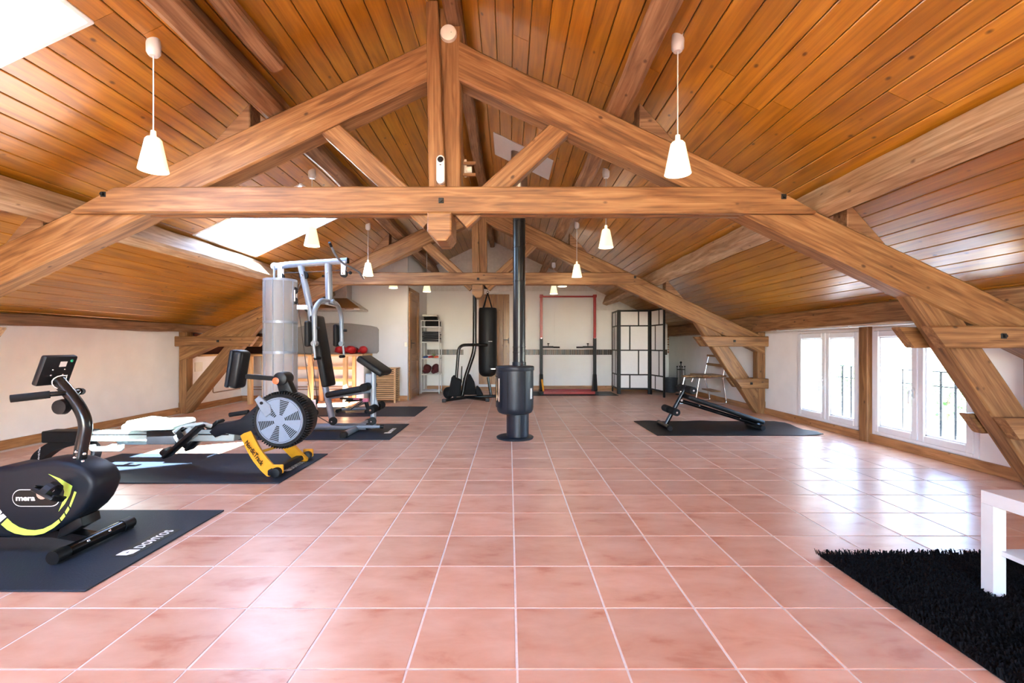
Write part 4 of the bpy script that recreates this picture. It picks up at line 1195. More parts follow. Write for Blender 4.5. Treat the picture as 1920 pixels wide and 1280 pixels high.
for z in (.765, .90, .955, 1.66, 2.02, 2.30): MB().lathe([(.0665, z), (.0695, z + .003), (.0695, z + .012), (.0665, z + .015)], (PX, PY, 0), 'Z', 32, cap=False).build('flue_collar', M_PIPE, stove, 40)
MB().lathe([(.0665, .765), (.073, .765), (.073, .80), (.0665, .803)], (PX, PY, 0), 'Z', 32, cap=False).build('flue_socket', M_STOVE, stove, 40)
pl = MB().obox(slope_pt(1, (.145 - RIDGE_X) / COS, 5.075, -.006), (.55, .61 / COS, .010), slope_rot(1), .002).build('flue_plate', M_WHITE)
tag(pl, 'white square fire plate on the ceiling around the flue', 'ceiling plate')

# ================================================================== old kitchen corner
wt = empty('kitchen_worktop', (-3.5, 8.1, 0), 'wooden kitchen worktop on square legs against the white wall', 'worktop')
timber('top', (XL + .03, 8.06, .815), (-2.42, 8.06, .815), .56, .036, M_LIGHTWOOD, wt, rough=.001, chamfer=.004)
for x in (-4.30, -3.30, -2.72):
    timber('leg', (x, 7.84, .0), (x, 7.84, .797), .07, .07, M_LIGHTWOOD, wt, rough=.001, chamfer=.004, n=3)
    timber('leg', (x, 8.28, .0), (x, 8.28, .797), .06, .06, M_LIGHTWOOD, wt, rough=.001, chamfer=.004, n=3)
for z in (.58, .37): timber('back_rail', (-4.27, 8.30, z), (-2.46, 8.30, z), .03, .05, M_LIGHTWOOD, wt, rough=.001, chamfer=.003)
MB().box(-2.55, -2.42, 7.86, 8.33, .0, .796, .006).build('end_panel', M_WHITE, wt)
sp_ = MB().prism([(-4.05, .836), (-2.34, .836), (-2.31, .87), (-2.31, 1.26), (-2.34, 1.30), (-2.45, 1.325), (-2.80, 1.365), (-3.15, 1.375), (-3.5, 1.35), (-3.8, 1.29), (-4.05, 1.23)], 'Y', 8.335, 8.358, .006)
tag(sp_.build('grey_wall_panel', M_GREYPANEL), 'grey splashback panel with curved top standing on the worktop', 'panel')
dk = empty('splashback_board', (-4.4, 8.33, .835), 'dark brown boards standing on the worktop in the corner', 'panel')
MB().box(XL + .03, -4.06, 8.33, 8.357, .835, 1.19, .003).build('board', M_DARKRED, dk)
MB().box(XL + .004, XL + .028, 7.08, 8.357, .835, 1.16, .003).build('board', M_DARKRED, dk)
timber('ledge', (XL + .055, 7.08, .825), (XL + .055, 7.77, .825), .10, .03, M_LIGHTWOOD, dk, rough=.001, chamfer=.003)
hood = empty('range_hood', (-2.98, 8.2, 1.57), 'stainless steel range hood with square chimney on the white wall', 'range hood')
hx0, hx1, hy = -3.36, -2.50, 7.90
MB().box(hx0, hx1, hy, 8.357, 1.575, 1.605, .003).build('rim', M_STEEL, hood)
cn = MB()
lo = [cn.b.verts.new(p) for p in ((hx0, hy, 1.605), (hx1, hy, 1.605), (hx1, 8.357, 1.605), (hx0, 8.357, 1.605))]
hi = [cn.b.verts.new(p) for p in ((-3.08, 8.10, 1.79), (-2.79, 8.10, 1.79), (-2.79, 8.357, 1.79), (-3.08, 8.357, 1.79))]
cn.b.faces.new(lo[::-1]); cn.b.faces.new(hi)
for i in range(4): cn.b.faces.new((lo[i], lo[(i + 1) % 4], hi[(i + 1) % 4], hi[i]))
cn.build('canopy', M_STEEL, hood)
MB().box(-3.08, -2.79, 8.10, 8.357, 1.785, 2.06, .003).build('chimney', M_STEEL, hood)
MB().box(-2.75, -2.60, hy - .003, hy + .004, 1.582, 1.598).build('switch_strip', M_CHROME, hood)
# bare water pipes left on the wall under the worktop
pp = empty('water_pipes', (-3.6, 8.34, .25), 'bare water pipes with valves on wall under worktop', 'pipes')
for pts in ([(-4.55, 8.335, .20), (-2.6, 8.335, .20)], [(-4.55, 8.335, .245), (-2.6, 8.335, .245)], [(-3.52, 8.335, .20), (-3.52, 8.335, .66)], [(-3.46, 8.335, .245), (-3.46, 8.335, .70), (-3.40, 8.335, .74)]):
    MB().tube(bend(pts, .03), .010, 8).build('pipe', M_COPPER, pp, 40)
for x, z in ((-3.52, .30), (-3.46, .38), (-3.52, .62)): MB().cyl((x, 8.29, z), (x, 8.335, z), .018, 10).box(x - .03, x + .03, 8.283, 8.292, z - .006, z + .006, .003).build('valve', M_IRON, pp, 40)
sk = MB().box(-3.60, -3.50, 8.318, 8.356, .655, .755, .008, 2).cyl((-3.55, 8.300, .705), (-3.55, 8.32, .705), .03, 18).build('power_socket', M_IVORY, None, 40)
tag(sk, 'ivory power socket on wall beneath the worktop edge', 'socket')
mt_ = empty('meter_box', (XL + .02, 7.9, .2), 'thin pipe loop and hatch on the plain side wall behind the truss', 'pipes')
MB().tube(bend([(XL + .012, 7.55, .72), (XL + .012, 7.55, .22), (XL + .012, 8.30, .22)], .03), .009, 8).build('pipe', M_COPPER, mt_, 40)
MB().box(XL + .001, XL + .010, 7.12, 7.30, .58, .72, .004).build('hatch', M_IVORY, mt_)
# boxing gloves on the worktop
def glove(x, y, z, rz, label):
    e = empty('boxing_glove', (x, y, z), label, 'boxing glove', 'boxing gloves on the worktop')
    e.rotation_euler = (0, 0, rz)
    b = MB().ball((0, 0, .068), (.105, .075, .068)); b.ball((.06, 0, .075), (.07, .07, .062)); b.wobble(.006, 14, x)
    b.build('mitt', M_GLOVE, e, 60, local=True)
    MB().ball((.02, -.072, .05), (.065, .028, .03)).build('thumb', M_GLOVE, e, 60, local=True)
    MB().lathe([(.045, -.18), (.052, -.175), (.050, -.09), (.058, -.06)], (0, 0, .058), 'X', 18).build('cuff', M_GLOVE, e, 40, local=True)
    MB().lathe([(.0535, -.15), (.0545, -.15), (.0545, -.115), (.0535, -.115)], (0, 0, .058), 'X', 18, cap=False).build('cuff_band', M_BLACK, e, 40, local=True)
    return e
glove(-2.66, 7.96, .834, R(-95), 'bright red boxing glove at front of the worktop')
glove(-2.48, 8.02, .834, R(-75), 'red boxing glove by the rounded end of grey panel')
glove(-2.85, 8.02, .834, R(-110), 'red boxing glove nearest the silver press arm')
# slatted laundry hamper
hm = empty('laundry_hamper', (-2.14, 8.17, 0), 'pale slatted wooden hamper beside the kitchen wall', 'hamper')
x0, x1, y0, y1 = -2.35, -1.935, 8.02, 8.33
for x in (x0, x1 - .03):
    for y in (y0, y1 - .03): timber('post', (x + .015, y + .015, 0), (x + .015, y + .015, .575), .03, .03, M_LIGHTWOOD, hm, rough=.0005, chamfer=.002, n=2)
for k in range(16):
    z = .065 + k * .0325
    timber('slat', (x0 + .005, y0 + .004, z), (x1 - .005, y0 + .004, z), .010, .022, M_LIGHTWOOD, hm, rough=.0005, chamfer=.002, n=2)
    timber('slat', (x1 - .004, y0 + .005, z), (x1 - .004, y1 - .005, z), .010, .022, M_LIGHTWOOD, hm, rough=.0005, chamfer=.002, n=2)
MB().box(x0 - .01, x1 + .01, y0 - .01, y1 + .01, .575, .592, .004).build('lid', M_LIGHTWOOD, hm)
MB().box(x0 + .02, x1 - .02, y0 + .015, y1 - .01, .05, .57).build('liner', M_FOAM, hm)

# mini stepper on the far mat
ms = empty('mini_stepper', (-2.25, 6.9, MZ), 'black and pink mini stepper on the far mat', 'stepper')
def TS(name, pts, r, mat=M_BLACK, rad=.03): return MB().tube(bend(pts, rad), r, 10).build(name, mat, ms, 40)
TS('front_foot', [(-2.46, 6.74, MZ + .03), (-2.46, 7.02, MZ + .03)], .026, M_FOAM)
TS('rear_foot', [(-2.03, 6.70, MZ + .03), (-2.03, 7.08, MZ + .03)], .028, M_FOAM)
TS('spine', [(-2.46, 6.88, MZ + .035), (-2.20, 6.88, MZ + .045), (-2.03, 6.88, MZ + .05)], .020, M_GREYPAINT)
TS('upright', [(-2.06, 6.88, MZ + .04), (-2.10, 6.88, .20)], .028)
for s, z in ((-1, .19), (1, .15)):
    TS('piston', [(-2.30, 6.88 + s * .05, .06), (-2.12, 6.88 + s * .05, z - .01)], .016, M_CHROME)
    MB().obox((-2.27, 6.88 + s * .10, z + .02), (.30, .11, .025), Matrix.Rotation(R(-4 * s), 3, 'Y'), .008, 2).build('tread', M_BLACK, ms, 35)
    MB().obox((-2.18, 6.88 + s * .10 - .056, z + .024), (.09, .006, .018), None, .002).build('tread_trim', M_PINK, ms)
MB().obox((-2.08, 6.85, .185), (.08, .09, .05), None, .012, 2).build('counter', M_PINK, ms, 35)

# ================================================================== white storage tower and what lies on it
rk = empty('storage_tower', (-1.61, 9.74, 0), 'tall white metal shelf tower beside the panelled door', 'shelf')
rx0, rx1, ry0, ry1 = -1.785, -1.425, 9.58, 9.92
SH = [.05, .385, .71, 1.04, 1.355]
for x in (rx0, rx1):
    for y in (ry0, ry1): MB().box(x - .009, x + .009, y - .009, y + .009, 0, 1.49, .002).build('post', M_WHITE, rk)
for z in SH:
    m = MB().box(rx0, rx1, ry0, ry1, z - .004, z + .004)
    m.box(rx0 + .009, rx1 - .009, ry0 - .007, ry0 + .007, z - .012, z + .010); m.box(rx0 + .009, rx1 - .009, ry1 - .007, ry1 + .007, z - .012, z + .010)
    m.box(rx0 - .007, rx0 + .007, ry0 + .009, ry1 - .009, z - .012, z + .010); m.box(rx1 - .007, rx1 + .007, ry0 + .009, ry1 - .009, z - .012, z + .010)
    m.build('shelf', M_WHITE, rk)
for y in (ry0, ry1): MB().box(rx0 + .009, rx1 - .009, y - .007, y + .007, 1.476, 1.49).build('top_rail', M_WHITE, rk)
def towel(x, y, z, sx, sy, h, mat, label, group=None, seed=0):
    m = MB()
    for k in range(2): m.obox((x, y, z + h * (.25 + .5 * k)), (sx - .006 * k, sy, h * .5), None, h * .24, 3)
    m.wobble(.006, 9, seed)
    o = m.build('towel', mat, None, 60)
    return tag(o, label, 'towel', group)
mx_ = (rx0 + rx1) / 2; my_ = (ry0 + ry1) / 2
for k in range(5): towel(mx_ + .015 * ((k % 2) - .3), my_, 1.056 + k * .0425, .335, .30, .035, M_TOWEL, ('lowest', 'second lowest', 'middle', 'second highest', 'topmost')[k] + ' slate grey folded towel of the stack on the shelf tower', 'grey towel stack', k)
bx = MB().box(mx_ - .11, mx_ + .17, ry0 + .03, ry1 - .03, 1.367, 1.475, .012, 2).wobble(.004, 8)
tag(bx.build('fabric_box', M_FOAM, None, 40), 'black fabric box on the uppermost shelf of tower', 'box')
towel(mx_ - .01, my_, 1.492, .27, .24, .036, M_FOAM, 'black folded towel directly on the tower top', None, 9)
towel(mx_ - .015, my_, 1.534, .26, .22, .031, M_FOAM, 'second black folded towel under the white towel', None, 10)
towel(mx_ - .02, my_, 1.572, .30, .24, .035, M_TOWELW, 'white folded towel on top of the black towels', None, 12)
def band(x, mat, label):
    o = MB().obox((x, my_ - .02, .742), (.09, .20, .040), None, .018, 2).wobble(.008, 12, x).build('resistance_band', mat, None, 50)
    tag(o, label, 'resistance band', 'folded bands on the shelf tower')
band(mx_ - .12, plain('blue_rubber', (.03, .07, .25), .5), 'blue folded band on the middle shelf of tower')
band(mx_ - .01, M_GLOVE, 'red folded band on the middle shelf of tower')
band(mx_ + .11, M_ORANGE, 'orange folded band on the middle shelf of tower')
o = MB().cyl((mx_ + .02, my_ + .11, .7145), (mx_ + .02, my_ + .11, .80), .035, 16).build('small_jar', plain('olive_plastic', (.16, .22, .08), .5), None, 40); tag(o, 'small green jar behind the folded bands', 'jar')
for k, (dx, dy, r) in enumerate(((-.088, .0, .105), (.085, .0, .115))):
    o = MB().ball((mx_ + dx, my_ + dy, .405 + r * .88), (.078, .12, r * .86)).ball((mx_ + dx + .02, my_ + dy - .07, .40 + r * 1.2), (.05, .06, r * .5)).ball((mx_ + dx - .035, my_ + dy - .09, .45), (.05, .05, .05)).wobble(.014, 10, k).build('rolled_cloth', M_MAROON, None, 60)
    tag(o, ('maroon cloth bundle next to the passage wall on lower shelf', 'larger maroon cloth bundle on lower shelf of tower')[k], 'cloth')

# ================================================================== punch bag and its stand
bs = empty('bag_stand', (-.62, 8.55, 0), 'black tubular punch bag stand with splayed feet', 'punch bag stand')
def TB(name, pts, r, rad=.08, mat=M_BLACKGLOSS): return MB().tube(bend(pts, rad), r, 12).build(name, mat, bs, 40)
TB('main_post', [(-.855, 8.55, .05), (-.80, 8.55, .38), (-.63, 8.55, .88), (-.625, 8.55, 2.02), (-.52, 8.70, 2.06), (-.40, 8.82, 2.06)], .036, .14)
TB('side_tube', [(-.97, 8.40, .05), (-.90, 8.42, .98), (-.66, 8.52, .99), (-.40, 8.60, .985)], .028, .14)
TB('thin_bar', [(-.875, 8.60, .30), (-.865, 8.60, .60)], .012)
TB('bag_anchor', [(-.34, 8.80, .045), (-.40, 8.82, .39)], .026)
TB('foot', [(-1.12, 8.10, .032), (-.76, 8.48, .045)], .026)
TB('foot', [(-.38, 8.20, .032), (-.76, 8.48, .045)], .026)
TB('foot', [(-.80, 8.50, .045), (-.15, 8.86, .032)], .026)
for x, y in ((-1.12, 8.10), (-.38, 8.20), (-.15, 8.86)): MB().box(x - .035, x + .035, y - .03, y + .03, 0, .06, .01, 2).build('foot_cap', M_BLACK, bs, 35)
bag = empty('punch_bag', (-.405, 8.82, .395), 'long black punch bag hanging from the stand by straps', 'punch bag')
MB().lathe([(.01, .395), (.09, .40), (.135, .43), (.165, .48), (.170, .54), (.170, 1.60), (.165, 1.655), (.155, 1.675), (.01, 1.68)], (-.405, 8.82, 0), 'Z', 40).build('bag_body', M_VINYL, bag, 40)
for a in (45, 135, 225, 315):
    p = Vector((-.405 + .12 * math.cos(R(a)), 8.82 + .12 * math.sin(R(a)), 1.66))
    MB().sweep([p + Vector((.03 * math.cos(R(a)), .03 * math.sin(R(a)), -.10)), p, Vector((-.405, 8.82, 1.955))], (-math.sin(R(a)), math.cos(R(a)), 0), .026, .006).build('strap', M_VINYL, bag)
MB().ring((-.405, 8.82, 1.965), .022, .006, 'Y', 16, 6).build('hanging_ring', M_CHROME, bag, 40)
MB().ring((-.405, 8.82, 2.010), .022, .006, 'X', 16, 6).build('swivel', M_CHROME, bag, 40)
MB().box(-.385, -.315, 8.650, 8.662, 1.046, 1.056).build('label_strip', M_PRINT, bag)
MB().box(-.375, -.30, 8.653, 8.664, .57, .615).build('stitched_patch', M_FOAM, bag)
MB().ball((-.335, 8.655, .548), (.009, .003, .009)).build('patch_logo', M_PRINT, bag, 40)
def sandbag(pts, y0, y1, label, seed):
    o = MB().prism(pts, 'Y', y0, y1, .03, 3).wobble(.015, 7, seed).build('sandbag', M_FOAM, None, 50)
    tag(o, label, 'sandbag', 'sandbags on the bag stand')
sandbag([(-1.09, .075), (-.87, .075), (-.86, .36), (-.93, .40), (-.99, .45), (-1.02, .41), (-1.06, .24)], 8.32, 8.52, 'black sandbag with pointed tip on the bag stand base', 1)
sandbag([(-.87, .075), (-.60, .075), (-.64, .30), (-.72, .44), (-.79, .47), (-.84, .38)], 8.58, 8.78, 'black sandbag leaning against the main post of bag stand', 2)
sandbag([(-.60, .075), (-.46, .075), (-.54, .20), (-.60, .26)], 8.50, 8.66, 'small black sandbag wedged at the right of main post', 3)
o = MB().ball((-1.12, 8.66, .16), (.10, .10, .11)).wobble(.01, 8).build('medicine_ball', M_FOAM, None, 60)
o.location.z -= .05
tag(o, 'black ball on the floor behind the pointed sandbag', 'ball')

# ================================================================== red pull-up rack
pr_ = empty('pull_up_rack', (1.18, 9.5, 0), 'red and black pull-up rack with dip handles', 'pull-up rack')
zf = .0068
for s, x in ((1, .643), (-1, 1.718)):
    MB().box(x - .026, x + .026, 9.50 - .026, 9.50 + .026, 1.10, 1.99, .004).build('upper_post', M_RED, pr_)
    MB().box(x - .030, x + .030, 9.47, 9.53, .05, 1.12, .004).build('lower_post', M_BLACK, pr_)
    MB().prism([(9.36, .09), (9.40, .06), (9.60, .06), (9.64, .09), (9.535, .40), (9.465, .40)], 'X', x - .034, x + .034, .004).build('gusset', M_BLACK, pr_)
    MB().beam((x, 9.25, zf + .03), (x, 9.85, zf + .03), .06, .058).build('foot', M_BLACK, pr_)
    xa, xb = x + s * .03, x + s * .37
    MB().beam((xa, 9.49, .945), (x + s * .24, 9.49, .945), .05, .04).build('dip_arm', M_BLACK, pr_)
    MB().tube([(x + s * .20, 9.49, .940), (xb, 9.49, .938)], .017, 10).build('dip_grip', M_FOAM, pr_, 40)
    MB().cyl((x + s * .14, 9.49, .965), (x + s * .14, 9.49, 1.005), .008, 8).ball((x + s * .14, 9.49, 1.012), (.025, .025, .012)).build('lock_knob', M_BLACK, pr_, 40)
    MB().cyl((x, 9.465, 1.12), (x, 9.475, 1.12), .012, 8).build('lock_pin', M_CHROME, pr_, 40)
MB().box(.655, 1.705, 9.475, 9.525, 1.945, 1.975, .006).build('pull_up_bar', M_RED, pr_)
for x in (.643, 1.718): MB().box(x - .036, x + .036, 9.46, 9.54, 1.94, 1.998, .006).build('corner_cap', M_RED, pr_)
MB().box(.67, 1.69, 9.27, 9.33, zf + .012, zf + .068, .006).build('front_bar', M_RED, pr_)
MB().box(.67, 1.69, 9.72, 9.78, zf + .012, zf + .068, .006).build('rear_bar', M_RED, pr_)
MB().beam((.672, 9.30, zf + .07), (.645, 9.40, .30), .03, .03).build('worn_brace', M_YELLOW, pr_)

# ================================================================== folding screen, three leaves
fs = empty('folding_screen', (2.5, 9.45, 0), 'three-leaf folding screen with black lattice and white panes', 'folding screen')
def leaf(a, b_, name='leaf'):
    a, b_ = Vector((*a, 0)), Vector((*b_, 0))
    d = (b_ - a); ln = d.length; d.normalize()
    e = bpy.data.objects.new(name, None); C.objects.link(e); e.parent = fs
    e.location = a - wloc(fs); e.rotation_euler = (0, 0, math.atan2(d.y, d.x))
    z0, z1 = .11, 1.685
    m = MB()
    for x in (.022, ln - .022): m.box(x - .026, x + .026, -.012, .012, 0, z1 + .005, .002)
    for z in (z0, z1 - .015): m.box(.042, ln - .042, -.010, .010, z - .017, z + .017, .002)
    m.build('frame', M_SCREENWOOD, e, local=True)
    rows = [z0 + .012, .39, .88, 1.37, z1 - .027]
    m = MB()
    for z in rows[1:-1]: m.box(.042, ln - .042, -.009, .009, z - .013, z + .013)
    for k, (za, zb_) in enumerate(zip(rows, rows[1:])):
        xd = .042 + (ln - .084) * (.34 if k % 2 == 0 else .655)
        m.box(xd - .013, xd + .013, -.0085, .0085, za, zb_)
        for xa, xb in ((.042, xd), (xd, ln - .042)): MB().box(xa, xb, -.002, .002, za, zb_).build('pane', M_PAPER, e, local=True)
    m.build('lattice', M_SCREENWOOD, e, local=True)
leaf((2.205, 10.10), (2.185, 9.50)); leaf((2.19, 9.49), (2.82, 9.45)); leaf((2.825, 9.44), (2.905, 8.83))

# ================================================================== bucket, fire irons, step chair
bu = empty('metal_bucket', (3.36, 9.85, 0), 'dark zinc bucket next to the folding screen', 'bucket')
MB().lathe([(.01, .004), (.105, .0), (.108, .01), (.150, .30), (.155, .305), (.146, .305), (.100, .02), (.01, .016)], (3.36, 9.85, 0), 'Z', 28).build('pail', M_ZINC, bu, 40)
MB().tube([Vector((3.36 + .152 * math.cos(a), 9.85, .295 - .13 * math.sin(a))) for a in [math.pi * k / 10 for k in range(11)]], .004, 6).build('bail', M_ZINC, bu, 40)
fi = empty('fire_irons', (3.40, 9.35, 0), 'black wrought iron fireside tool stand', 'fire irons')
MB().lathe([(.01, 0), (.11, 0), (.10, .02), (.015, .03)], (3.40, 9.35, 0), 'Z', 20).build('base', M_IRON, fi, 40)
MB().tube([(3.40, 9.35, .02), (3.40, 9.35, .62)], .010, 8).ball((3.40, 9.35, .64), .022).build('pole', M_IRON, fi, 40)
MB().ring((3.40, 9.35, .50), .075, .006, 'Z', 16, 6).box(3.32, 3.48, 9.344, 9.356, .494, .506).box(3.394, 3.406, 9.27, 9.43, .494, .506).build('hook_ring', M_IRON, fi, 40)
for k, (dx, dy) in enumerate(((-.075, 0), (.075, 0), (0, -.075), (0, .075))):
    x, y = 3.40 + dx, 9.35 + dy
    m = MB().tube([(x, y, .10), (x, y, .55)], .006, 6); m.ball((x, y, .56), .014)
    if k == 0: m.box(x - .04, x + .04, y - .004, y + .004, .06, .16, .003)
    elif k == 1: m.cyl((x, y, .06), (x, y, .17), .030, 12)
    else: m.tube([(x, y, .10), (x + .02, y, .07)], .006, 6)
    m.build('tool', M_IRON, fi, 40)
stp = empty('step_chair', (3.30, 8.15, 0), 'chrome tube step chair with wooden seat and back rails', 'chair')
def TC(name, pts, rad=.05): return MB().tube(bend(pts, rad), .0122, 10).build(name, M_CHROME, stp, 40)
# a wide loop of tube carries the near side, a narrow one the far side; the back stands over the wall end
yn, yf = 7.85, 8.35
TC('leg_loop', [(2.915, yn, .440), (2.80, yn, .0125), (3.615, yn, .0125), (3.555, yn, .440), (3.60, yn, .77)])
TC('leg_loop', [(3.37, yf, .440), (3.30, yf, .0125), (3.555, yf, .0125), (3.45, yf, .440), (3.53, yf, .79)])
TC('seat_bearer', [(2.915, yn, .442), (3.555, yn, .442)])
TC('seat_bearer', [(2.96, yn + .01, .442), (3.37, yf, .442)])
TC('step_stay', [(3.06, yn, .44), (3.03, yn, .37)])
for k, (xa, ya_, yb_) in enumerate(((2.945, yn - .02, yn + .12), (3.045, yn - .02, yn + .22), (3.145, yn - .02, yn + .32))):
    timber('seat_slat', (xa, ya_, .463), (xa, yb_, .463), .095, .018, M_OAKSEAT, stp, rough=.0005, chamfer=.003, n=2)
for k in range(4): timber('seat_slat', (3.255 + k * .098, yn - .03, .468), (3.255 + k * .098, yf + .03, .468), .093, .028, M_OAKSEAT, stp, rough=.0005, chamfer=.003, n=2)
timber('back_rail', (3.60, yn - .04, .785), (3.53, yf + .04, .800), .045, .035, M_OAKSEAT, stp, rough=.0005, chamfer=.006, n=2)
timber('back_slat', (3.583, yn, .635), (3.495, yf, .65), .018, .045, M_OAKSEAT, stp, rough=.0005, chamfer=.004, n=2)
timber('step', (3.45, yn + .02, .21), (3.47, yf - .02, .21), .15, .02, M_OAKSEAT, stp, rough=.0005, chamfer=.004, n=2)

# ================================================================== sit-up bench
sb = empty('sit_up_bench', (2.4, 5.58, .008), 'black slanted sit-up bench with foam foot rollers', 'bench')
BYc = 5.58
def TU(name, pts, r, mat=M_BLACKGLOSS, rad=.03): return MB().tube(bend(pts, rad), r, 12).build(name, mat, sb, 40)
TU('leg', [(1.845, BYc, .04), (2.095, BYc, .50)], .024)
TU('front_foot', [(1.83, BYc - .20, .036), (1.83, BYc + .20, .036)], .027)
for y in (BYc - .215, BYc + .175): MB().tube([(1.83, y, .036), (1.83, y + .04, .036)], .0285, 12).build('foot_cap', M_BLACK, sb, 40)
bd = (Vector((2.93, BYc, .075)) - Vector((2.04, BYc, .375)))
TU('frame_tube', [(1.99, BYc, .335), (2.95, BYc, .040)], .022)
p0, p1 = Vector((2.06, BYc, .385)), Vector((2.95, BYc, .085))
z = (p1 - p0).normalized(); yv = Vector((0, 1, 0)); xv = yv.cross(z)
MB().obox((p0 + p1) / 2, (.05, .29, (p1 - p0).length), Matrix((xv, yv, z)).transposed(), .022, 3).build('board', M_VINYL, sb, 40)
MB().tube([(2.90, BYc - .17, .035), (2.90, BYc + .17, .035)], .024, 12).build('rear_foot', M_BLACK, sb, 40)
for y in (BYc - .19, BYc + .155): MB().tube([(2.90, y, .036), (2.90, y + .035, .036)], .0275, 12).build('foot_cap', M_BLACK, sb, 40)
for x, z_ in ((1.905, .215), (2.095, .465)):
    for s in (-1, 1): MB().tube([(x, BYc + s * .04, z_), (x, BYc + s * .21, z_)], .042, 16).build('foam_roller', M_FOAM, sb, 40)
    TU('roller_bar', [(x, BYc - .22, z_), (x, BYc + .22, z_)], .011, M_CHROME)
MB().cyl((2.02, BYc - .05, .335), (2.02, BYc + .05, .335), .014, 10).build('hinge_bolt', M_CHROME, sb, 40)
for x, z_ in ((2.24, .27), (2.72, .12)): MB().ball((x, BYc - .024, z_), .009).build('bolt', M_CHROME, sb, 40)

# ================================================================== pendant lamps
def pendant(x, y, label, zb=1.905, drop=0.0):
    cz = ceil_z(x) - drop
    e = empty('pendant_lamp', (x, y, zb), label, 'lamp', 'pendant lamps')
    top = zb + .175
    MB().lathe([(.022, cz - .078), (.033, cz - .062), (.034, cz - .02), (.030, cz + .016)], (x, y, 0), 'Z', 20).build('canopy', M_WHITE, e, 40)
    MB().tube([(x, y, top), (x, y, cz - .075)], .0035, 6).build('cord', M_WHITE, e, 60)
    MB().lathe([(.012, top + .035), (.014, top), (.030, top - .002), (.038, top - .012), (.070, zb), (.067, zb), (.036, top - .014), (.012, top - .006)], (x, y, 0), 'Z', 26, cap=False).build('shade', M_SHADE, e, 40)
    MB().ball((x, y, zb + .08), (.026, .026, .036)).build('bulb', M_BULB, e, 60)
    l = bpy.data.lights.new('lamp_light', 'POINT'); l.energy = .3; l.color = (1.0, .84, .64); l.shadow_soft_size = .06
    lo_ = bpy.data.objects.new('lamp_light', l); lo_.parent = e; lo_.location = (0, 0, -.01); C.objects.link(lo_)
    return e
pendant(-1.885, 2.50, 'lit pendant lamp hanging beside the skylight nearest the rowing machine')
pendant(.91, 2.55, 'lit pendant lamp in front of the nearer truss, opposite the skylights')
pendant(-1.84, 4.40, 'lit pendant lamp hanging in front of the skylight before weight machine')
pendant(.915, 4.47, 'lit pendant lamp between the two trusses, right of flue')
pendant(-1.88, 6.28, 'lit pendant lamp beside the lat bar of the weight machine')
pendant(.915, 6.40, 'lit pendant lamp just before the further truss, flue side')
pendant(-1.88, 7.65, 'lit pendant lamp above the slatted hamper')
pendant(-1.43, 8.18, 'lit pendant lamp by the panelled passage door')
pendant(.80, 8.50, 'lit pendant lamp in front of the red pull-up rack', drop=.245)
pendant(.83, 7.40, 'lit pendant lamp half hidden behind the further tie beam', 1.90, .245)

# ---- small devices on the nearer king post
sd_ = empty('smoke_detector', (-.405, T1 + .07, 3.04), 'round white smoke detector on the king post', 'smoke detector')
MB().lathe([(.01, -.034), (.035, -.034), (.052, -.026), (.056, -.008), (.056, 0)], (-.405, T1 + .074, 3.055), 'Y', 28).build('housing', M_IVORY, sd_, 40)
MB().ball((-.385, T1 + .042, 3.05), (.004, .003, .004)).build('indicator', M_GREENLED, sd_, 40)
se = empty('alarm_sensor', (-.448, T1, 2.03), 'white capsule alarm sensor with dark lens above tie beam', 'sensor')
sx_ = W(826.5, 0, T1 - .01).x
pts = []
for k in range(13): a = math.pi * k / 12; pts.append((sx_ + .027 * math.cos(a), 2.185 + .027 * math.sin(a)))
for k in range(13): a = math.pi + math.pi * k / 12; pts.append((sx_ + .027 * math.cos(a), 2.055 + .027 * math.sin(a)))
MB().prism(pts, 'Y', T1 - .028, T1 + .012, .006, 2).build('housing', M_WHITE, se, 40)
MB().lathe([(.002, -.008), (.014, -.008), (.019, -.003), (.020, 0)], (sx_, T1 - .027, 2.183), 'Y', 20).build('lens', M_LENS, se, 40)
MB().box(sx_ - .006, sx_ + .006, T1 - .031, T1 - .026, 2.145, 2.150).build('slit', M_INK, se)
jb = empty('lamp_holder', (-.30, T1 + .30, 2.22), 'small white lamp holder on wooden pegs behind king post', 'lamp holder')
MB().box(-.32, -.30, T1 + .24, T1 + .27, 2.17, 2.29, .004).cyl((-.305, T1 + .255, 2.22), (-.265, T1 + .255, 2.22), .022, 14).build('holder', M_IVORY, jb, 40)
for z in (2.17, 2.25): timber('peg', (-.325, T1 + .215, z), (-.235, T1 + .215, z), .02, .02, M_BEAM, jb, n=2, rough=.0005, chamfer=.002)

# ================================================================== white side table on the black rug
RX0, RX1, RY0, RY1 = 1.43, 3.05, .55, 2.205
rug = empty('shag_rug', ((RX0 + RX1) / 2, 1.4, 0), 'black shaggy rug under the white side table', 'rug')
MB().box(RX0 + .01, RX1 - .01, RY0 + .01, RY1 - .01, .0006, .010, .003).build('backing', M_RUG, rug)
rr_ = random.Random(8); vs, fs_ = [], []
for k in range(52000):
    x, y = rr_.uniform(RX0, RX1), rr_.uniform(RY0, RY1)
    bumpy = noise.noise(Vector((x * 5, y * 5, 0)))
    a = rr_.uniform(0, 6.283) * .35 + 3 * noise.noise(Vector((x * 3, y * 3, 4)))
    h = rr_.uniform(.016, .030) + .006 * bumpy; ln = rr_.uniform(.012, .030)
    dx, dy = math.cos(a) * ln, math.sin(a) * ln
    wx, wy = -math.sin(a) * .0022, math.cos(a) * .0022
    i = len(vs)
    vs += [(x - wx, y - wy, .008), (x + wx, y + wy, .008), (x + dx * .5 + wx, y + dy * .5 + wy, h), (x + dx * .5 - wx, y + dy * .5 - wy, h), (x + dx, y + dy, h * .82)]
    fs_ += [(i, i + 1, i + 2, i + 3), (i + 3, i + 2, i + 4)]
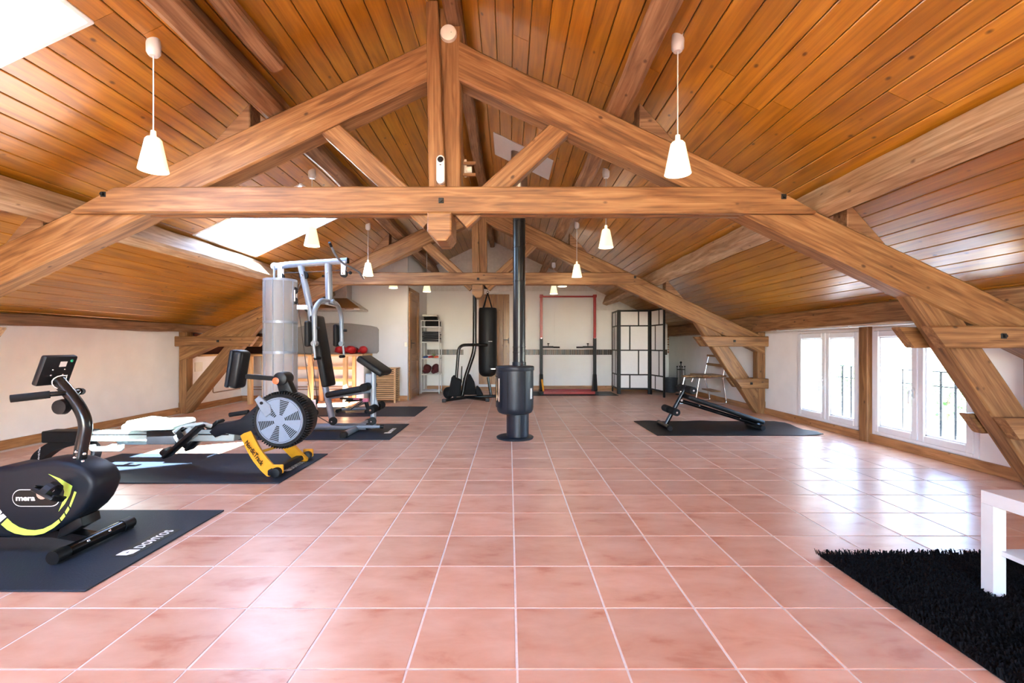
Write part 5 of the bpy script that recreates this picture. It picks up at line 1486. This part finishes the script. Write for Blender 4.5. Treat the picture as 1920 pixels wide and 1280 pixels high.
me = bpy.data.meshes.new('pile'); me.from_pydata(vs, [], fs_); me.materials.append(M_RUG)
me.transform(Matrix.Translation(-wloc(rug)))
po = bpy.data.objects.new('pile', me); po.parent = rug; C.objects.link(po); tag(po, kind='stuff')
tbl = empty('side_table', (2.14, 1.595, .012), 'square white side table with lower shelf on the black rug', 'table')
tx0, tx1, ty0, ty1, tz = 1.865, 2.415, 1.320, 1.868, .410
MB().box(tx0, tx1, ty0, ty1, tz - .05, tz, .0015).build('table_top', M_WHITE, tbl)
for x in (tx0, tx1 - .05):
    for y in (ty0, ty1 - .05): MB().box(x, x + .05, y, y + .05, .012, tz - .05, .0015).build('leg', M_WHITE, tbl)
MB().box(tx0 + .03, tx1 - .03, ty0 + .03, ty1 - .03, .170, .188, .0015).build('shelf', M_WHITE, tbl)

# ================================================================== outside the windows
rg = empty('balcony_railing', (3.99, 4.85, 0), 'dark iron balcony railing outside the french windows', 'railing')
RGX = XR + .30
y = 3.35
while y < 7.3:
    MB().tube([(RGX, y, .0), (RGX, y, .735)], .0105, 8).build('baluster', M_IRON, rg, 40)
    y += .143
for z in (.735, .60, .06): MB().beam((RGX, 3.3, z), (RGX, 7.35, z), .022, .010, .002).build('rail', M_IRON, rg)
hs = MB()
n_ = 26; grid = []
for i in range(n_ + 1):
    row_ = []
    for j in range(n_ + 1):
        x = 4.6 + 85 * (i / n_) ** 1.5; y = -45 + 140 * j / n_
        z = -3.2 + .045 * max(0, x - 8) + 1.4 * noise.noise(Vector((x * .05, y * .05, 2))) * min(1, (x - 4.6) / 10)
        row_.append(hs.b.verts.new((x, y, z)))
    grid.append(row_)
for i in range(n_):
    for j in range(n_): hs.b.faces.new((grid[i][j], grid[i + 1][j], grid[i + 1][j + 1], grid[i][j + 1]))
tag(hs.build('hillside', M_GROUND, None, 60), kind='structure')
def shrub(x, y, z, r, seed, label):
    e = empty('garden_shrub', (x, y, z - r), label, 'shrub', 'shrubs on the hillside')
    k = random.Random(seed); vs, fs = [], []
    for q in range(900):
        d = Vector((k.gauss(0, 1), k.gauss(0, 1), k.gauss(0, .8))); d.normalize(); d *= r * (k.random() ** .35)
        c = Vector((0, 0, r)) + d + noise.noise_vector(d * 1.3) * .3 * r
        u = Vector((k.gauss(0, 1), k.gauss(0, 1), k.gauss(0, 1))).normalized(); v = u.orthogonal().normalized()
        s = .10 * r; i = len(vs)
        vs += [tuple(c - u * s), tuple(c + v * s * .5), tuple(c + u * s), tuple(c - v * s * .5)]; fs.append((i, i + 1, i + 2, i + 3))
    me = bpy.data.meshes.new('foliage'); me.from_pydata(vs, [], fs); me.materials.append(M_LEAF)
    o = bpy.data.objects.new('foliage', me); o.parent = e; C.objects.link(o); tag(o, kind='stuff')
    MB().tube([(0, 0, -r * 1.2), (0, 0, r)], [.09 * r, .03 * r], 8).build('stem', M_BARK, e, 40, local=True)
shrub(20, 21.5, -1.3, 1.5, 1, 'loose green shrub on the slope beyond the railing')
shrub(24, 24.0, -1.9, 1.1, 2, 'smaller shrub growing beside the loose green one')
shrub(22, 31.0, -1.2, 1.2, 3, 'shrub far up the dry slope past the wooden window post')
